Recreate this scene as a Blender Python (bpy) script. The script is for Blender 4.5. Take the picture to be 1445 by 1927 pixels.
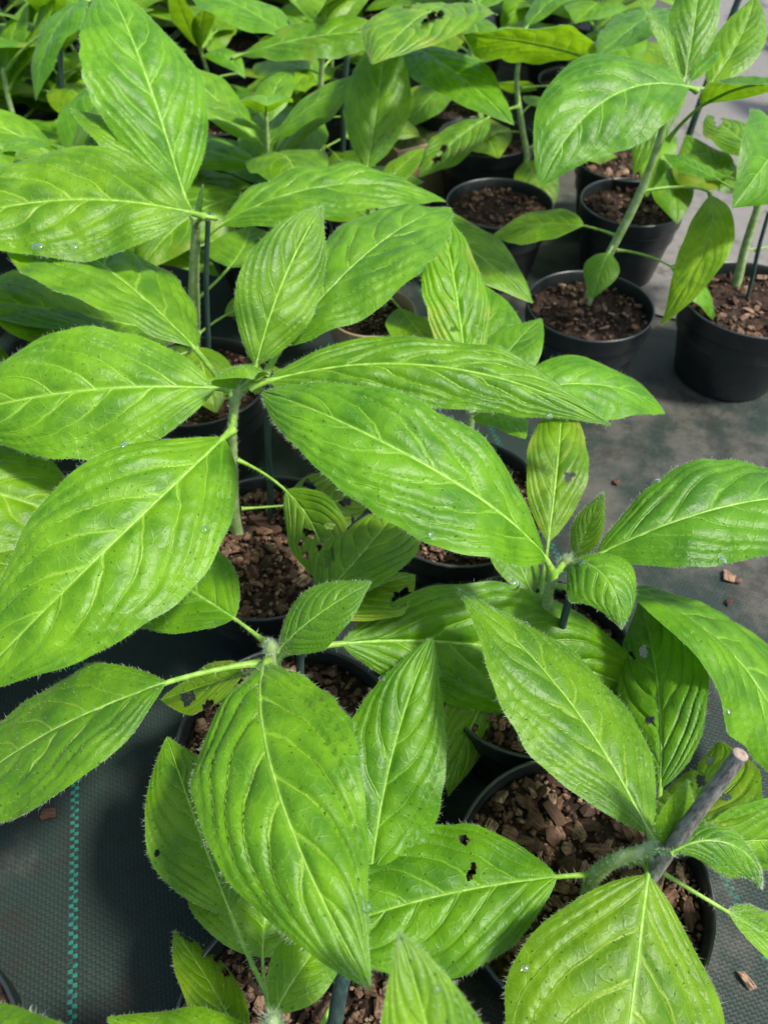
import bpy, math, random
import numpy as np
from mathutils import Vector

# ------------------------------------------------------------------ camera, light
for o in list(bpy.data.objects): bpy.data.objects.remove(o)
scene = bpy.context.scene
COL = scene.collection
R = math.radians
CAM = np.array([0.0, 0.0, 0.75]); PITCH = R(48.0)
PW, PH, FPX = 1445.0, 1927.0, 1456.0
cam_d = bpy.data.cameras.new('camera'); cam = bpy.data.objects.new('camera', cam_d); COL.objects.link(cam)
cam.location = CAM; cam.rotation_euler = (R(90) - PITCH, 0, 0)
cam_d.sensor_fit = 'VERTICAL'; cam_d.sensor_height = 36.0; cam_d.lens = 36.0 * FPX / PH
cam_d.clip_start = 0.02; cam_d.clip_end = 100
cam_d.dof.use_dof = True; cam_d.dof.focus_distance = 0.52; cam_d.dof.aperture_fstop = 9.0
scene.camera = cam
scene.render.resolution_x = 767; scene.render.resolution_y = 1024
world = bpy.data.worlds.new('World'); scene.world = world; world.use_nodes = True
SUN_EL, SUN_AZ = R(60), R(108)          # azimuth: degrees from +Y towards +X
wn = world.node_tree; bg = wn.nodes['Background']
sky = wn.nodes.new('ShaderNodeTexSky'); sky.sky_type = 'NISHITA'; sky.sun_disc = False
sky.sun_elevation = SUN_EL; sky.sun_rotation = SUN_AZ
sky.dust_density = 2.5; sky.ozone_density = 0.6
wn.links.new(sky.outputs[0], bg.inputs[0]); bg.inputs[1].default_value = 0.13
sun_d = bpy.data.lights.new('sun', 'SUN'); sun = bpy.data.objects.new('sun', sun_d); COL.objects.link(sun)
sun_d.energy = 3.1; sun_d.angle = R(7.0); sun_d.color = (1.0, 0.96, 0.88)
sdir = Vector((math.cos(SUN_EL) * math.sin(SUN_AZ), math.cos(SUN_EL) * math.cos(SUN_AZ), math.sin(SUN_EL)))
sun.rotation_euler = sdir.to_track_quat('Z', 'Y').to_euler(); sun.location = (1, 1, 3)
vs = scene.view_settings; vs.view_transform = 'Standard'; vs.look = 'None'; vs.gamma = 1; vs.exposure = 1.15
vs.use_curve_mapping = False
cy = scene.cycles; cy.max_bounces = 5; cy.diffuse_bounces = 3; cy.glossy_bounces = 2; cy.transmission_bounces = 4; cy.caustics_reflective = False; cy.caustics_refractive = False
# ------------------------------------------------------------------ pixels to places
FWD = np.array([0, math.cos(PITCH), -math.sin(PITCH)]); UPV = np.array([0, math.sin(PITCH), math.cos(PITCH)])
RGT = np.array([1.0, 0, 0])
def ray(px, py): return FWD + RGT * ((px - PW / 2) / FPX) - UPV * ((py - PH / 2) / FPX)
def at_z(px, py, z):
    d = ray(px, py); return CAM + d * ((z - CAM[2]) / d[2])
def at_y(px, py, y):
    d = ray(px, py); return CAM + d * ((y - CAM[1]) / d[1])
def proj(P):
    D = P - CAM; z = D @ FWD
    z = np.where(z > 0.02, z, 0.02)
    return np.stack([PW / 2 + FPX * (D @ RGT) / z, PH / 2 - FPX * (D @ UPV) / z], -1)

# ------------------------------------------------------------------ leaf shape
NV_ = 7.0
GZ = 0.038                      # level of the mat; pot rims stand at 0.165
def profile(s, p, peak):
    q = np.clip((s - p) / (1 - p), 0, 1)
    c = math.log(.5) / math.log(peak)
    return np.sin(np.pi * q ** c).clip(0, 1) ** 0.92
def spine(par, n=22):
    az, e0, e1, k, L, W, roll, tw = par
    s = np.linspace(0, 1, n + 1); sm = (s[:-1] + s[1:]) / 2
    a = az + k * (sm - .3); e = e0 + (e1 - e0) * sm
    T = np.stack([np.cos(e) * np.sin(a), np.cos(e) * np.cos(a), np.sin(e)], -1)
    C = np.concatenate([np.zeros((1, 3)), np.cumsum(T * (L / n), 0)])
    a = az + k * (s - .3); e = e0 + (e1 - e0) * s
    T = np.stack([np.cos(e) * np.sin(a), np.cos(e) * np.cos(a), np.sin(e)], -1)
    S = np.stack([-np.cos(a), np.sin(a), np.zeros_like(a)], -1)     # left side seen from above
    N = np.cross(T, S)
    r = roll + tw * s
    cr, sr = np.cos(r)[:, None], np.sin(r)[:, None]
    return s, C, T, S * cr + N * sr, N * cr - S * sr
def leaf_edges(par, base, p, peak, f1, f2):
    s, C, T, S, N = spine(par); hw = par[4] * par[5] * profile(s, p, peak)
    C = C + base
    h = (f1 + f2) * hw
    return C, C + S * hw[:, None] + N * h[:, None], C - S * hw[:, None] + N * h[:, None]
def seg_near(pts, poly):
    """vector from each point to the nearest place on a polyline"""
    a = poly[:-1]; b = poly[1:]; ab = b - a
    t = ((pts[:, None] - a) * ab).sum(-1) / ((ab * ab).sum(-1) + 1e-9)
    c = a + ab * np.clip(t, 0, 1)[..., None]
    d = pts[:, None] - c; i = (d * d).sum(-1).argmin(1)
    return d[np.arange(len(pts)), i]
def fit_leaf(bpx, Y, tip, mids, outs, o):
    d0 = ray(*bpx); t0 = (Y - CAM[1]) / d0[1]
    if 'z' in o: t0 = (o['z'] - CAM[2]) / d0[2]
    p, peak, f1, f2 = o.get('p', .05), o.get('peak', .44), o.get('f1', .12), o.get('f2', -.22)
    L0, e0p, e1p, w0 = o.get('L', .2), o.get('e0', .5), o.get('e1', -.25), o.get('w', .21)
    tip = np.array(tip, float); mids = np.array(mids, float).reshape(-1, 2); outs = np.array(outs, float).reshape(-1, 2)
    es = o.get('es', 1.0)
    ksd, rsd = o.get('ks', .5), o.get('rs', .45)
    def res(x):
        az, e0, e1, k, lL, lw, roll, dt, tw = x
        base = CAM + d0 * (t0 + dt * .1)
        C, E1, E2 = leaf_edges((az, e0, e1, k, L0 * math.exp(lL), w0 * math.exp(lw), roll, tw), base, p, peak, f1, f2)
        c2, a2, b2 = proj(C), proj(E1), proj(E2)
        r = [(c2[-1] - tip) / 7]
        if len(mids): r.append((seg_near(mids, c2) / 9).ravel())
        if len(outs):
            d1 = seg_near(outs, a2); d2 = seg_near(outs, b2)
            m = ((d1 ** 2).sum(-1) < (d2 ** 2).sum(-1))[:, None]
            r.append((np.where(m, d1, d2) / 9).ravel())
        r.append(np.array([(e0 - e0p) / .4 / es, (e1 - e1p) / .5 / es, k / ksd, lL / .22, lw / .22, (roll - o.get('r', 0)) / rsd, dt / o.get('ds', .25), tw / .35]) * 1.2)
        if 'azp' in o: r.append(np.array([math.sin((az - o['azp']) / 2) * 8]))
        if 'tz' in o: r.append(np.array([(C[-1, 2] - o['tz']) / .008]))
        return np.concatenate(r)
    best = None
    for zt in (-.04, .06, .16):
        for dr in (0, .5, -.5) if zt > 0 else (0,):
            b3 = CAM + d0 * t0
            dt_ = ray(*tip); tt = (max(.05, b3[2] + zt * L0 / .2) - CAM[2]) / dt_[2] if dt_[2] < -.05 else t0
            t3 = CAM + dt_ * np.clip(tt, t0 - L0, t0 + L0); v = t3 - b3
            x = np.array([o.get('azp', math.atan2(v[0], v[1])), e0p, e1p, 0, 0, 0, dr, 0, 0.0])
            lam = 1e-2; r = res(x); c = r @ r
            for it in range(26):
                J = np.empty((len(r), 9))
                for j in range(9):
                    xx = x.copy(); xx[j] += 1e-4; J[:, j] = (res(xx) - r) / 1e-4
                A = J.T @ J; g = J.T @ r
                st = np.linalg.solve(A + lam * np.diag(np.diag(A) + 1e-3), -g)
                st = np.clip(st, -.5, .5)
                r2 = res(x + st); c2 = r2 @ r2
                if c2 < c:
                    done = c - c2 < 1e-3 * c
                    x, r, c, lam = x + st, r2, c2, lam * .4
                    if done: break
                else:
                    lam *= 4
                    if lam > 1e6: break
            if best is None or c < best[0]: best = (c, x, r)
        if best[0] < 6: break
    c, x, r = best
    az, e0, e1, k, lL, lw, roll, dt, tw = x
    npx = 2 + 2 * len(mids) + 2 * len(outs)
    rms = math.sqrt((r[:npx] ** 2).sum() / npx * 2) * 8
    return (az, e0, e1, k, L0 * math.exp(lL), w0 * math.exp(lw), roll, tw), CAM + d0 * (t0 + dt * .1), rms, c
# ------------------------------------------------------------------ what grows where (photo pixels; depth from the pot each plant stands in)
# plant: pot rim centre px, stem base px, stem node px list, stem radius
PLANTS = {
 'A': dict(pot=(500,1020), base=(446,1000), node=[(438,870),(440,775),(448,738)], r=.0058),
 'B': dict(pot=(545,1400), base=(548,1385), node=[(528,1300),(510,1240),(508,1222)], r=.0055),
 'C': dict(pot=(1095,1655), base=(1105,1690), node=[(1120,1645),(1165,1615),(1222,1598)], r=.0062),
 'D': dict(pot=(1000,1238), base=(1005,1215), node=[(1025,1150),(1042,1085),(1060,1062)], r=.0058),
 'F': dict(pot=(590,1962), base=(575,2000), node=[(545,1960),(515,1925)], r=.0055),
 'G': dict(pot=(862,935), base=(868,920), node=[(878,850),(888,775)], r=.005),
 'E': dict(pot=(372,712), base=(368,690), node=[(366,600),(366,500),(370,425)], r=.0078),
 'Q': dict(pot=(1110,572), base=(1105,565), node=[(1145,480),(1205,360),(1240,265),(1258,205),(1278,165)], r=.0062),
 'I': dict(pot=(1415,560), base=(1385,530), node=[(1400,470),(1425,390),(1445,320)], r=.0065),
 'S': dict(pot=(940,380), base=(990,300), node=[(982,240),(972,150),(985,60)], r=.0055),
 'T': dict(pot=(600,330), base=(598,310), node=[(602,220),(606,120),(612,60)], r=.006),
 'N': dict(pot=(700,585), base=(722,575), node=[(715,470),(730,380)], r=.005),
 'V': dict(pot=(45,330), base=(42,300), node=[(28,230),(14,175),(8,140)], r=.006),
 'W': dict(pot=(-190,760), base=(-180,740), node=[(-185,640),(-190,540)], r=.006),
 'X': dict(pot=(-260,1120), base=(-260,1120), node=[(-300,1000),(-310,960)], r=.006),
 'U': dict(pot=(420,215), base=(405,190), node=[(392,140),(378,95)], r=.005),
 'P': dict(xy=(.10,-.04), top=(.09,-.03,.36), r=.006),
 'Z': dict(pot=(-260,2080), base=(-240,2080), node=[(-260,2040),(-270,2010)], r=.006),
 'J': dict(pot=(1190,378), base=(1215,365), node=[(1240,240),(1262,130),(1275,20)], r=.0058),
 'K': dict(pot=(915,255), base=(905,240), node=[(890,150),(880,20)], r=.0055),
}
LEAVES = []
def lf(pl, base, tip, mids=(), outs=(), **o): LEAVES.append((pl, base, tip, mids, outs, o))
# --- A: rosette with the wide leaves, left of the middle
lf('A',(432,732),(-110,790),[(300,728),(150,738),(0,762)],[(400,700),(300,645),(180,625),(60,635),(380,785),(300,808),(120,868)],L=.23,d=2,e0=.35)
lf('A',(438,808),(-75,1290),[(330,903),(226,1016),(80,1157)],[(455,900),(430,980),(370,1070),(250,1190),(120,1265),(0,1325),(350,812),(240,835),(130,900),(50,990),(10,1060)],L=.24,d=2,w=.27,col=(.86,.95,.9),e0=.3,e1=-.3,tz=.262,dy=-.015)
lf('A',(470,728),(1152,805),[(560,705),(700,692),(850,697),(1000,735)],[(600,650),(700,630),(830,640),(960,672),(1060,720),(830,757),(950,780),(1080,783)],L=.28,d=2,w=.16,e0=.2,e1=-.4,es=.6,f1=-.1,f2=-.2,col=(.85,.95,.85))
lf('A',(478,705),(607,390),[(505,640),(540,540),(580,440)],[(445,560),(470,470),(530,410),(612,470),(595,560),(545,640)],L=.15,d=2,e0=1.1,e1=.5,col=(1.02,1.02,.9),hair=1)
lf('A',(455,738),(478,716),[(460,684)],[(416,702),(503,694)],L=.042,d=2,w=.42,e0=1.35,e1=-1.3,azp=2.8,ds=.15,hair=1,rel=1.5,f1=-.2)
lf('A',(436,740),(-30,385),[(415,705),(345,625),(300,583),(235,520),(160,475)],[(340,625),(170,577),(60,520),(310,540),(265,465)],L=.25,p=.16,d=2,w=.22,e0=.25,e1=.0,es=.35,dy=.02)
lf('A',(497,705),(848,392),[(530,660),(600,570),(680,490),(760,420)],[(830,470),(760,545),(640,600),(680,405)],L=.24,p=.1,d=2,w=.22,e0=.75,e1=.1,dy=.02,col=(.8,.9,.85))
lf('A',(448,866),(602,1112),[(500,905),(545,942),(610,1012)],[(550,985),(570,1050),(590,1095),(600,935),(650,965)],L=.15,p=.33,d=1,w=.24,e0=-.05,e1=-.7,col=(.75,.8,.8),holes=[(583,1003,9),(620,990,7),(603,1030,6),(567,1022,5),(575,1045,5)])
lf('A',(455,957),(700,935),[(540,957),(600,945)],[(560,920),(600,888),(660,905)],L=.14,p=.3,d=1,w=.24,e0=.0,e1=-.4,col=(1,.85,.8),holes=[(582,913,9),(650,945,8)])
# --- B: rosette in the pot below A
lf('B',(503,1240),(703,1862),[(505,1330),(515,1450),(540,1560),(600,1690),(650,1780)],[(430,1300),(385,1380),(368,1460),(375,1540),(400,1620),(470,1700),(580,1790),(580,1270),(630,1310),(660,1400),(685,1500),(692,1600),(692,1720),(697,1800)],L=.2,d=2,w=.25,e0=.5,e1=-.3,hair=1,rel=1.5,f1=-.05,f2=-.25,col=(.85,.95,.8))
lf('B',(522,1226),(701,1092),[(600,1165)],[(515,1180),(545,1135),(610,1110),(560,1236),(620,1210),(660,1160)],L=.1,d=2,w=.27,e0=.9,e1=.3,hair=1,rel=1.5,col=(.9,.95,.85))
lf('B',(525,1228),(1240,1328),[(625,1215),(740,1208),(900,1213)],[(700,1160),(800,1125),(870,1106),(960,1093),(1050,1120),(1130,1185),(1200,1255),(700,1240),(940,1340)],L=.29,p=.14,d=2,w=.19,e0=-.1,e1=-.15,es=.4,z=.235,col=(.85,.9,.8))
lf('B',(490,1246),(-110,1530),[(430,1250),(351,1270),(200,1326),(100,1371),(0,1431)],[(300,1272),(300,1320),(240,1390),(150,1460),(80,1520),(0,1553)],L=.25,p=.26,d=2,w=.2,e0=.15,e1=-.4,col=(.9,.95,.95))
lf('B',(497,1206),(195,1030),[(450,1150),(430,1130),(375,1105)],[(455,1140),(430,1080),(400,1040),(440,1165),(380,1187),(330,1197),(270,1197)],L=.18,p=.18,d=2,w=.25,e0=-.1,e1=-.3,es=.4,z=.225,col=(1,1,.95))
lf('B',(478,1262),(300,1318),[(430,1285)],[(360,1272),(420,1290),(330,1325),(390,1345)],L=.09,p=.1,d=1,w=.3,e0=-.2,e1=-.4,col=(1.1,.95,.6),holes=[(350,1315,10),(392,1328,9),(362,1310,6)],dz=-.06)
lf('B',(530,1205),(752,948),[(640,1090),(690,1040),(735,985)],[(600,1095),(612,1030),(640,985),(790,1010),(770,1050),(720,1085)],L=.17,p=.2,d=2,w=.27,e0=.3,e1=-.1,dy=.03,col=(.95,.9,.95),holes=[(616,1050,13)])
lf('B',(545,1212),(782,1082),[],[(740,1075),(700,1172),(665,1162),(770,1130)],L=.14,p=.25,d=1,w=.27,e0=-.1,e1=-.4,col=(1,.88,.7),holes=[(756,1125,16)],dy=.02)
# --- C: lower right, by the grey cane
lf('C',(1236,1600),(859,1104),[(1185,1470),(1132,1393),(1055,1300),(1000,1245)],[(905,1210),(935,1310),(980,1390),(1060,1470),(1130,1520),(1200,1580),(960,1160),(1040,1210),(1120,1270),(1190,1340),(1225,1430),(1242,1500)],L=.2,d=2,w=.24,e0=.6,e1=0,hair=1,rel=1.5,col=(.95,1,1))
lf('C',(1222,1615),(1120,2450),[(1225,1660),(1215,1750),(1195,1860),(1180,1927)],[(1130,1660),(1050,1720),(980,1820),(925,1927),(1260,1680),(1310,1760),(1340,1870),(1352,1927)],L=.2,d=2,w=.25,e0=.4,e1=0,hair=1,rel=1.5,f1=-.1,f2=-.2)
lf('C',(1235,1585),(1195,1130),[(1235,1430),(1243,1330),(1243,1250)],[(1310,1350),(1335,1280),(1310,1200),(1170,1260)],L=.22,p=.16,d=2,w=.24,e0=-.05,e1=-.25,es=.6,rs=.3,z=.2,col=(.95,.97,.95),holes=[(1222,1355,6),(1210,1226,8),(1187,1235,6)],dz=-.02)
lf('C',(1128,1645),(560,1770),[(1040,1643),(970,1655),(850,1680),(720,1727)],[(1010,1600),(930,1565),(800,1585),(700,1575),(1025,1680),(990,1745),(930,1800),(850,1840),(760,1845)],L=.21,p=.14,d=2,w=.24,e0=.05,e1=-.15,es=.4,col=(.9,.92,.9),holes=[(891,1630,5),(887,1642,6),(882,1650,4),(872,1580,7)])
lf('C',(1262,1606),(1428,1678),[(1325,1555),(1385,1600)],[(1320,1540),(1395,1590),(1330,1612),(1395,1652)],L=.1,d=2,w=.17,e0=.7,e1=-.6,tz=.255,hair=1,rel=1.5,f1=-.45,f2=-.2,col=(.8,.9,.8))
lf('C',(1285,1606),(1580,1600),[(1400,1585),(1445,1585)],[(1360,1545),(1400,1512),(1445,1490),(1430,1640)],L=.15,d=2,w=.27,e0=.1,e1=-.1,z=.22,tz=.22,hair=1,rel=1.5,col=(.85,.95,.85))
lf('C',(1225,1628),(1570,1850),[(1245,1655),(1310,1690),(1370,1718),(1445,1755)],[(1445,1718),(1400,1712),(1445,1802),(1400,1760)],L=.18,p=.3,d=2,w=.2,e0=.0,e1=-.3,hair=1)
lf('C',(1248,1592),(1292,1462),[],[(1264,1515),(1307,1508)],L=.06,d=1,w=.22,e0=1.2,e1=.9,hair=1,rel=1.5,col=(1.05,1.05,.9))
lf('C',(1245,1590),(1352,1392),[(1290,1500)],[(1280,1480),(1300,1440),(1395,1412),(1425,1470),(1432,1520)],L=.13,p=.12,d=1,w=.3,e0=-.2,e1=-.1,col=(.95,.95,.95),dz=-.05,holes=[(1298,1440,11),(1335,1430,6),(1318,1470,9),(1365,1500,6),(1338,1395,7)])
# --- D: right of the middle
lf('D',(1042,1082),(499,732),[(1015,1025),(995,999),(924,949),(860,913),(797,880),(700,826),(600,775)],[(540,830),(590,900),(680,965),(760,995),(850,1015),(960,1035),(600,725),(700,722),(780,745),(850,795),(900,830),(960,890),(1000,960)],L=.25,p=.08,d=2,w=.22,e0=1.0,e1=-.1,tz=.385,col=(1,1.03,.95))
lf('D',(1075,1072),(1580,965),[(1125,1045),(1200,1005),(1290,975),(1445,940)],[(1190,960),(1260,890),(1340,858),(1430,872),(1280,1055),(1360,1060),(1445,1050)],L=.22,p=.08,d=2,w=.23,e0=.5,e1=-.1,col=(.72,.92,1.0))
lf('D',(1080,1058),(1138,925),[],[(1070,1010),(1095,965),(1130,985),(1112,1030)],L=.075,d=2,w=.2,e0=1.3,e1=1.0,hair=1,rel=1.5,col=(1.02,1.02,.9))
lf('D',(1062,1068),(1166,1186),[(1105,1046),(1150,1100)],[(1046,1052),(1075,1088),(1130,1150),(1130,1040),(1180,1070),(1200,1120)],L=.085,d=2,w=.34,e0=1.0,e1=-.9,hair=1,rel=1.5,f1=-.15,f2=-.3,col=(.65,.88,.95),peak=.4)
lf('D',(1018,1108),(1055,745),[(1018,1040),(1035,950),(1047,870)],[(995,830),(1010,910),(1112,840),(1100,890),(1070,960)],L=.2,p=.2,d=1,w=.2,e0=.8,e1=.2,rs=.25,rel=.4,dy=.03,col=(1,1.05,1.05),holes=[(1068,898,6),(1076,894,4)])
lf('D',(1008,1128),(938,950),[],[(928,1040),(945,1095),(1003,1040)],L=.12,d=1,w=.26,e0=.5,e1=.1,dy=.02,col=(.7,.8,.9))
lf('D',(1075,1108),(1500,1500),[(1205,1130),(1290,1160),(1350,1200),(1410,1265)],[(1280,1125),(1340,1137),(1380,1172),(1260,1168),(1320,1230),(1350,1320),(1400,1420)],L=.25,p=.16,d=2,w=.22,e0=.25,e1=-.4,ks=1.2,col=(.88,.95,.95))
lf('D',(1012,1190),(842,1497),[],[(945,1345),(915,1410),(880,1470),(838,1330)],L=.17,p=.2,d=1,w=.25,e0=.0,e1=-.5,col=(.95,.9,.75),holes=[(893,1370,5)])
# --- F: pot at the bottom edge
lf('F',(690,1760),(806,1200),[(700,1560),(720,1460),(760,1360),(790,1270)],[(655,1370),(670,1340),(720,1270),(835,1250),(847,1360),(840,1440),(815,1520)],L=.2,p=.06,d=2,w=.21,e0=.55,e1=.3,es=.4,z=.165,col=(.92,1,.98))
lf('F',(512,1918),(560,1580),[(490,1840),(472,1785)],[(350,1690),(420,1755),(580,1806)],L=.15,p=.3,d=2,w=.4,e0=.05,e1=.0,es=.5,rs=.2,z=.19,tz=.182,col=(.9,.95,.75),peak=.4)
lf('F',(450,1760),(318,1388),[],[(278,1450),(274,1560),(300,1640),(345,1685)],L=.15,p=.1,d=2,w=.24,e0=.1,e1=.05,es=.5,tz=.232,col=(.72,.82,.8),z=.215,holes=[(296,1606,4)])
lf('F',(505,1932),(645,1735),[(560,1830)],[(512,1800),(628,1835),(560,1900)],L=.12,p=.1,d=1,w=.3,e0=.4,e1=0,col=(.75,.85,.8))
lf('F',(470,1985),(330,1752),[],[(322,1800),(335,1850),(375,1905),(412,1795),(436,1850)],L=.12,p=.05,d=2,w=.24,e0=.0,e1=-.1,col=(.85,.88,.7),holes=[(362,1752,17),(395,1780,12),(410,1800,8),(425,1830,6)],dz=-.03)
lf('F',(500,1945),(203,1912),[],[(300,1903),(400,1906),(450,1922)],L=.12,d=1,w=.22,e0=.5,e1=-.3)
lf('Z',(-180,2010),(130,1930),[],[(0,1893),(60,1903)],L=.16,d=1,w=.22,e0=.6,e1=-.2)
lf('P',(860,2330),(748,1750),[],[(735,1840),(718,1927),(800,1800),(860,1868),(912,1927)],L=.17,z=.36,d=2,w=.24,e0=.5,e1=.1,hair=1,rel=1.5,col=(.95,1,1))
# --- G: pot behind D
lf('G',(884,772),(828,398),[(865,640),(850,540),(833,460)],[(790,520),(810,590),(840,645),(915,540),(915,600),(880,440)],L=.22,p=.1,d=1,w=.2,e0=1.0,e1=.5,col=(.85,.95,1.05),holes=[(893,618,6),(897,632,5),(853,620,4)])
lf('G',(890,772),(905,535),[],[(985,610),(960,575)],L=.16,p=.1,d=1,w=.25,e0=.8,e1=.4,dy=.03,col=(.85,.95,.95))
lf('G',(893,765),(1018,600),[],[(915,640),(1026,645),(1005,680)],L=.14,p=.1,d=1,w=.25,e0=.7,e1=.2,col=(.9,.97,.95))
lf('G',(895,768),(1248,779),[(1050,725),(1110,720),(1200,745)],[(1030,687),(1090,667),(1170,690),(1220,735),(1120,780),(1200,785)],L=.24,p=.1,d=1,w=.2,e0=.4,e1=-.3,col=(.75,.92,.9))
lf('G',(890,778),(986,826),[],[(995,790),(945,808)],L=.1,p=.1,d=1,w=.22,e0=.2,e1=-.6,dy=-.02)
# --- E: tall plant upper left
lf('E',(388,408),(-180,445),[(251,366),(115,371),(0,410)],[(330,325),(250,300),(150,292),(0,300),(380,425),(300,460),(200,472),(0,475)],L=.23,d=2,w=.2,e0=.3,e1=-.3,dy=-.1,col=(.95,1,.9))
lf('E',(354,392),(205,-25),[(330,330),(310,250),(285,180),(265,120),(240,50)],[(148,100),(152,50),(310,60),(370,110),(385,200),(385,300),(160,150),(200,220),(270,295)],L=.24,d=2,w=.26,e0=1.1,e1=.5,col=(.95,1,.95))
lf('E',(350,395),(133,203),[(250,275)],[(190,222),(175,272),(230,312),(290,355)],L=.15,d=2,w=.2,e0=1.0,e1=.3,dy=-.01,col=(.95,1,.9))
lf('E',(376,452),(840,380),[(440,405),(520,370),(620,345),(720,340)],[(480,350),(590,315),(700,320),(790,350),(520,420),(630,415)],L=.27,p=.1,d=2,w=.17,e0=.7,e1=-.4,col=(.78,.93,.92))
lf('E',(370,420),(384,350),[],[(366,385),(386,385)],L=.05,d=1,w=.16,e0=1.4,e1=1.2,hair=1)
lf('E',(366,566),(470,425),[(440,522)],[(400,450),(480,490)],L=.18,p=.4,d=1,w=.25,e0=.2,e1=.0,dy=.02,col=(.75,.85,.85))
lf('E',(360,640),(-70,560),[(200,595),(90,600)],[(150,520),(40,500),(60,640)],L=.26,p=.25,d=1,w=.25,e0=.0,e1=-.2,col=(.75,.85,.8))
lf('E',(385,700),(212,598),[],[(280,600),(250,650),(350,645)],L=.13,p=.1,d=1,w=.26,e0=.1,e1=-.1,col=(.6,.75,.7),dz=-.03)
lf('W',(-170,610),(240,640),[],[(60,608),(130,590),(200,598)],L=.25,d=2,w=.22,e0=.5,e1=-.3,col=(.65,.8,.8))
lf('X',(-290,905),(195,1005),[(0,932),(59,954)],[(0,815),(60,840),(110,876),(0,1038)],L=.22,d=2,w=.3,e0=.4,e1=-.4,tz=.24,col=(.95,1,.95))
lf('X',(-280,980),(110,1080),[(0,1060)],[(40,1030)],L=.22,d=1,w=.2,e0=.3,e1=-.3)
# --- N: in the tan pot behind A
lf('N',(700,400),(1003,571),[],[(860,402),(920,440),(965,485),(988,530),(925,545)],L=.24,p=.1,d=1,w=.22,e0=.5,e1=-.4,dy=.03,col=(.85,.95,.95))
lf('N',(686,350),(728,50),[(690,300),(705,200),(718,110)],[(660,130),(655,200),(668,275),(770,130),(765,210),(740,290)],L=.24,p=.1,d=1,w=.2,e0=1.1,e1=.7,dy=.08,col=(.8,.95,1.1))
lf('N',(715,360),(796,280),[],[(745,300),(780,325)],L=.11,d=1,w=.22,e0=.8,e1=.4,dy=.05)
# --- Q: leaning plant upper right
lf('Q',(1312,170),(1018,352),[(1265,160),(1200,170),(1130,205),(1050,285)],[(1240,130),(1190,100),(1130,95),(1060,130),(1010,200),(1000,270),(1200,255),(1100,310)],L=.24,d=1,w=.26,e0=.5,e1=-.6,ks=1.,dy=-.05,col=(.8,.93,.95))
lf('Q',(1256,262),(1570,215),[(1300,222),(1335,186),(1400,165)],[(1400,148),(1445,160),(1400,178)],L=.25,p=.25,d=1,w=.17,e0=.7,e1=-.4,col=(.7,.85,.8))
lf('Q',(1286,158),(1318,-70),[(1285,130),(1290,0)],[(1270,50),(1276,100),(1360,10),(1338,80)],L=.19,d=1,w=.2,e0=.9,e1=.6,azp=.2,rs=.25,dy=.01)
lf('Q',(1282,158),(1200,-2),[(1250,75)],[(1240,85),(1262,70)],L=.13,d=1,w=.12,e0=1.1,e1=.7)
lf('Q',(1330,165),(1418,-10),[(1355,110),(1390,50)],[(1340,110),(1385,35),(1440,60),(1420,130)],L=.18,p=.03,d=1,w=.25,e0=.9,e1=.5,azp=.6,rs=.2,dy=.02,col=(1,1,.95))
lf('Q',(1292,158),(1352,98),[],[(1310,125),(1335,130)],L=.07,d=1,w=.16,e0=.9,e1=.5,col=(.7,.85,.8))
lf('Q',(1335,364),(1245,613),[(1345,420),(1325,470),(1300,520)],[(1310,450),(1240,545),(1388,410),(1348,475),(1343,525),(1310,570)],L=.22,p=.02,d=1,w=.22,e0=-.2,e1=-1.1,ks=.8,rs=.3,col=(1.8,1.4,.8),jn=(1213,370))  # yellow tint is the leaf's own; extra brightness stands in for missing sun
lf('Q',(1160,470),(1344,606),[(1210,482),(1265,503)],[(1340,560)],L=.2,p=.4,d=1,w=.13,e0=.1,e1=-.9,col=(.95,.97,.9))
lf('Q',(1160,443),(927,442),[(1100,415),(1000,425)],[(990,400),(1050,396),(955,463),(1030,450)],L=.2,p=.25,d=1,w=.2,e0=.3,e1=-.3)
lf('Q',(1146,475),(1113,562),[],[(1100,495),(1104,535),(1161,505),(1145,540)],L=.08,d=1,w=.3,e0=.2,e1=-1.2,dy=-.02)
# --- I: right edge
lf('I',(1470,260),(1372,392),[],[(1390,330),(1400,250),(1425,205),(1420,385)],L=.2,d=1,w=.33,e0=.3,e1=-.7,dy=-.02,col=(.8,.95,1.))
lf('I',(1388,362),(1248,290),[(1340,340),(1300,310)],[(1300,325),(1310,300)],L=.15,p=.3,d=1,w=.15,e0=.2,e1=.0,dy=.03,col=(.8,.93,.9))
lf('I',(1395,340),(1288,248),[],[(1285,290),(1325,275),(1300,345)],L=.18,p=.2,d=1,w=.2,e0=.3,e1=0,dy=.1,col=(.6,.7,.5))
lf('I',(1420,470),(1500,500),[],[],L=.15,p=.4,d=0,e0=.2,e1=-.4)
lf('I',(1445,320),(1560,250),[],[],L=.2,d=1,e0=.8,e1=.2)
lf('I',(1445,310),(1330,215),[],[(1385,230),(1370,290)],L=.2,p=.1,d=1,w=.2,e0=.5,e1=-.1,dy=.12,col=(.9,.95,.9),holes=[(1350,225,9),(1375,300,8)])
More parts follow.
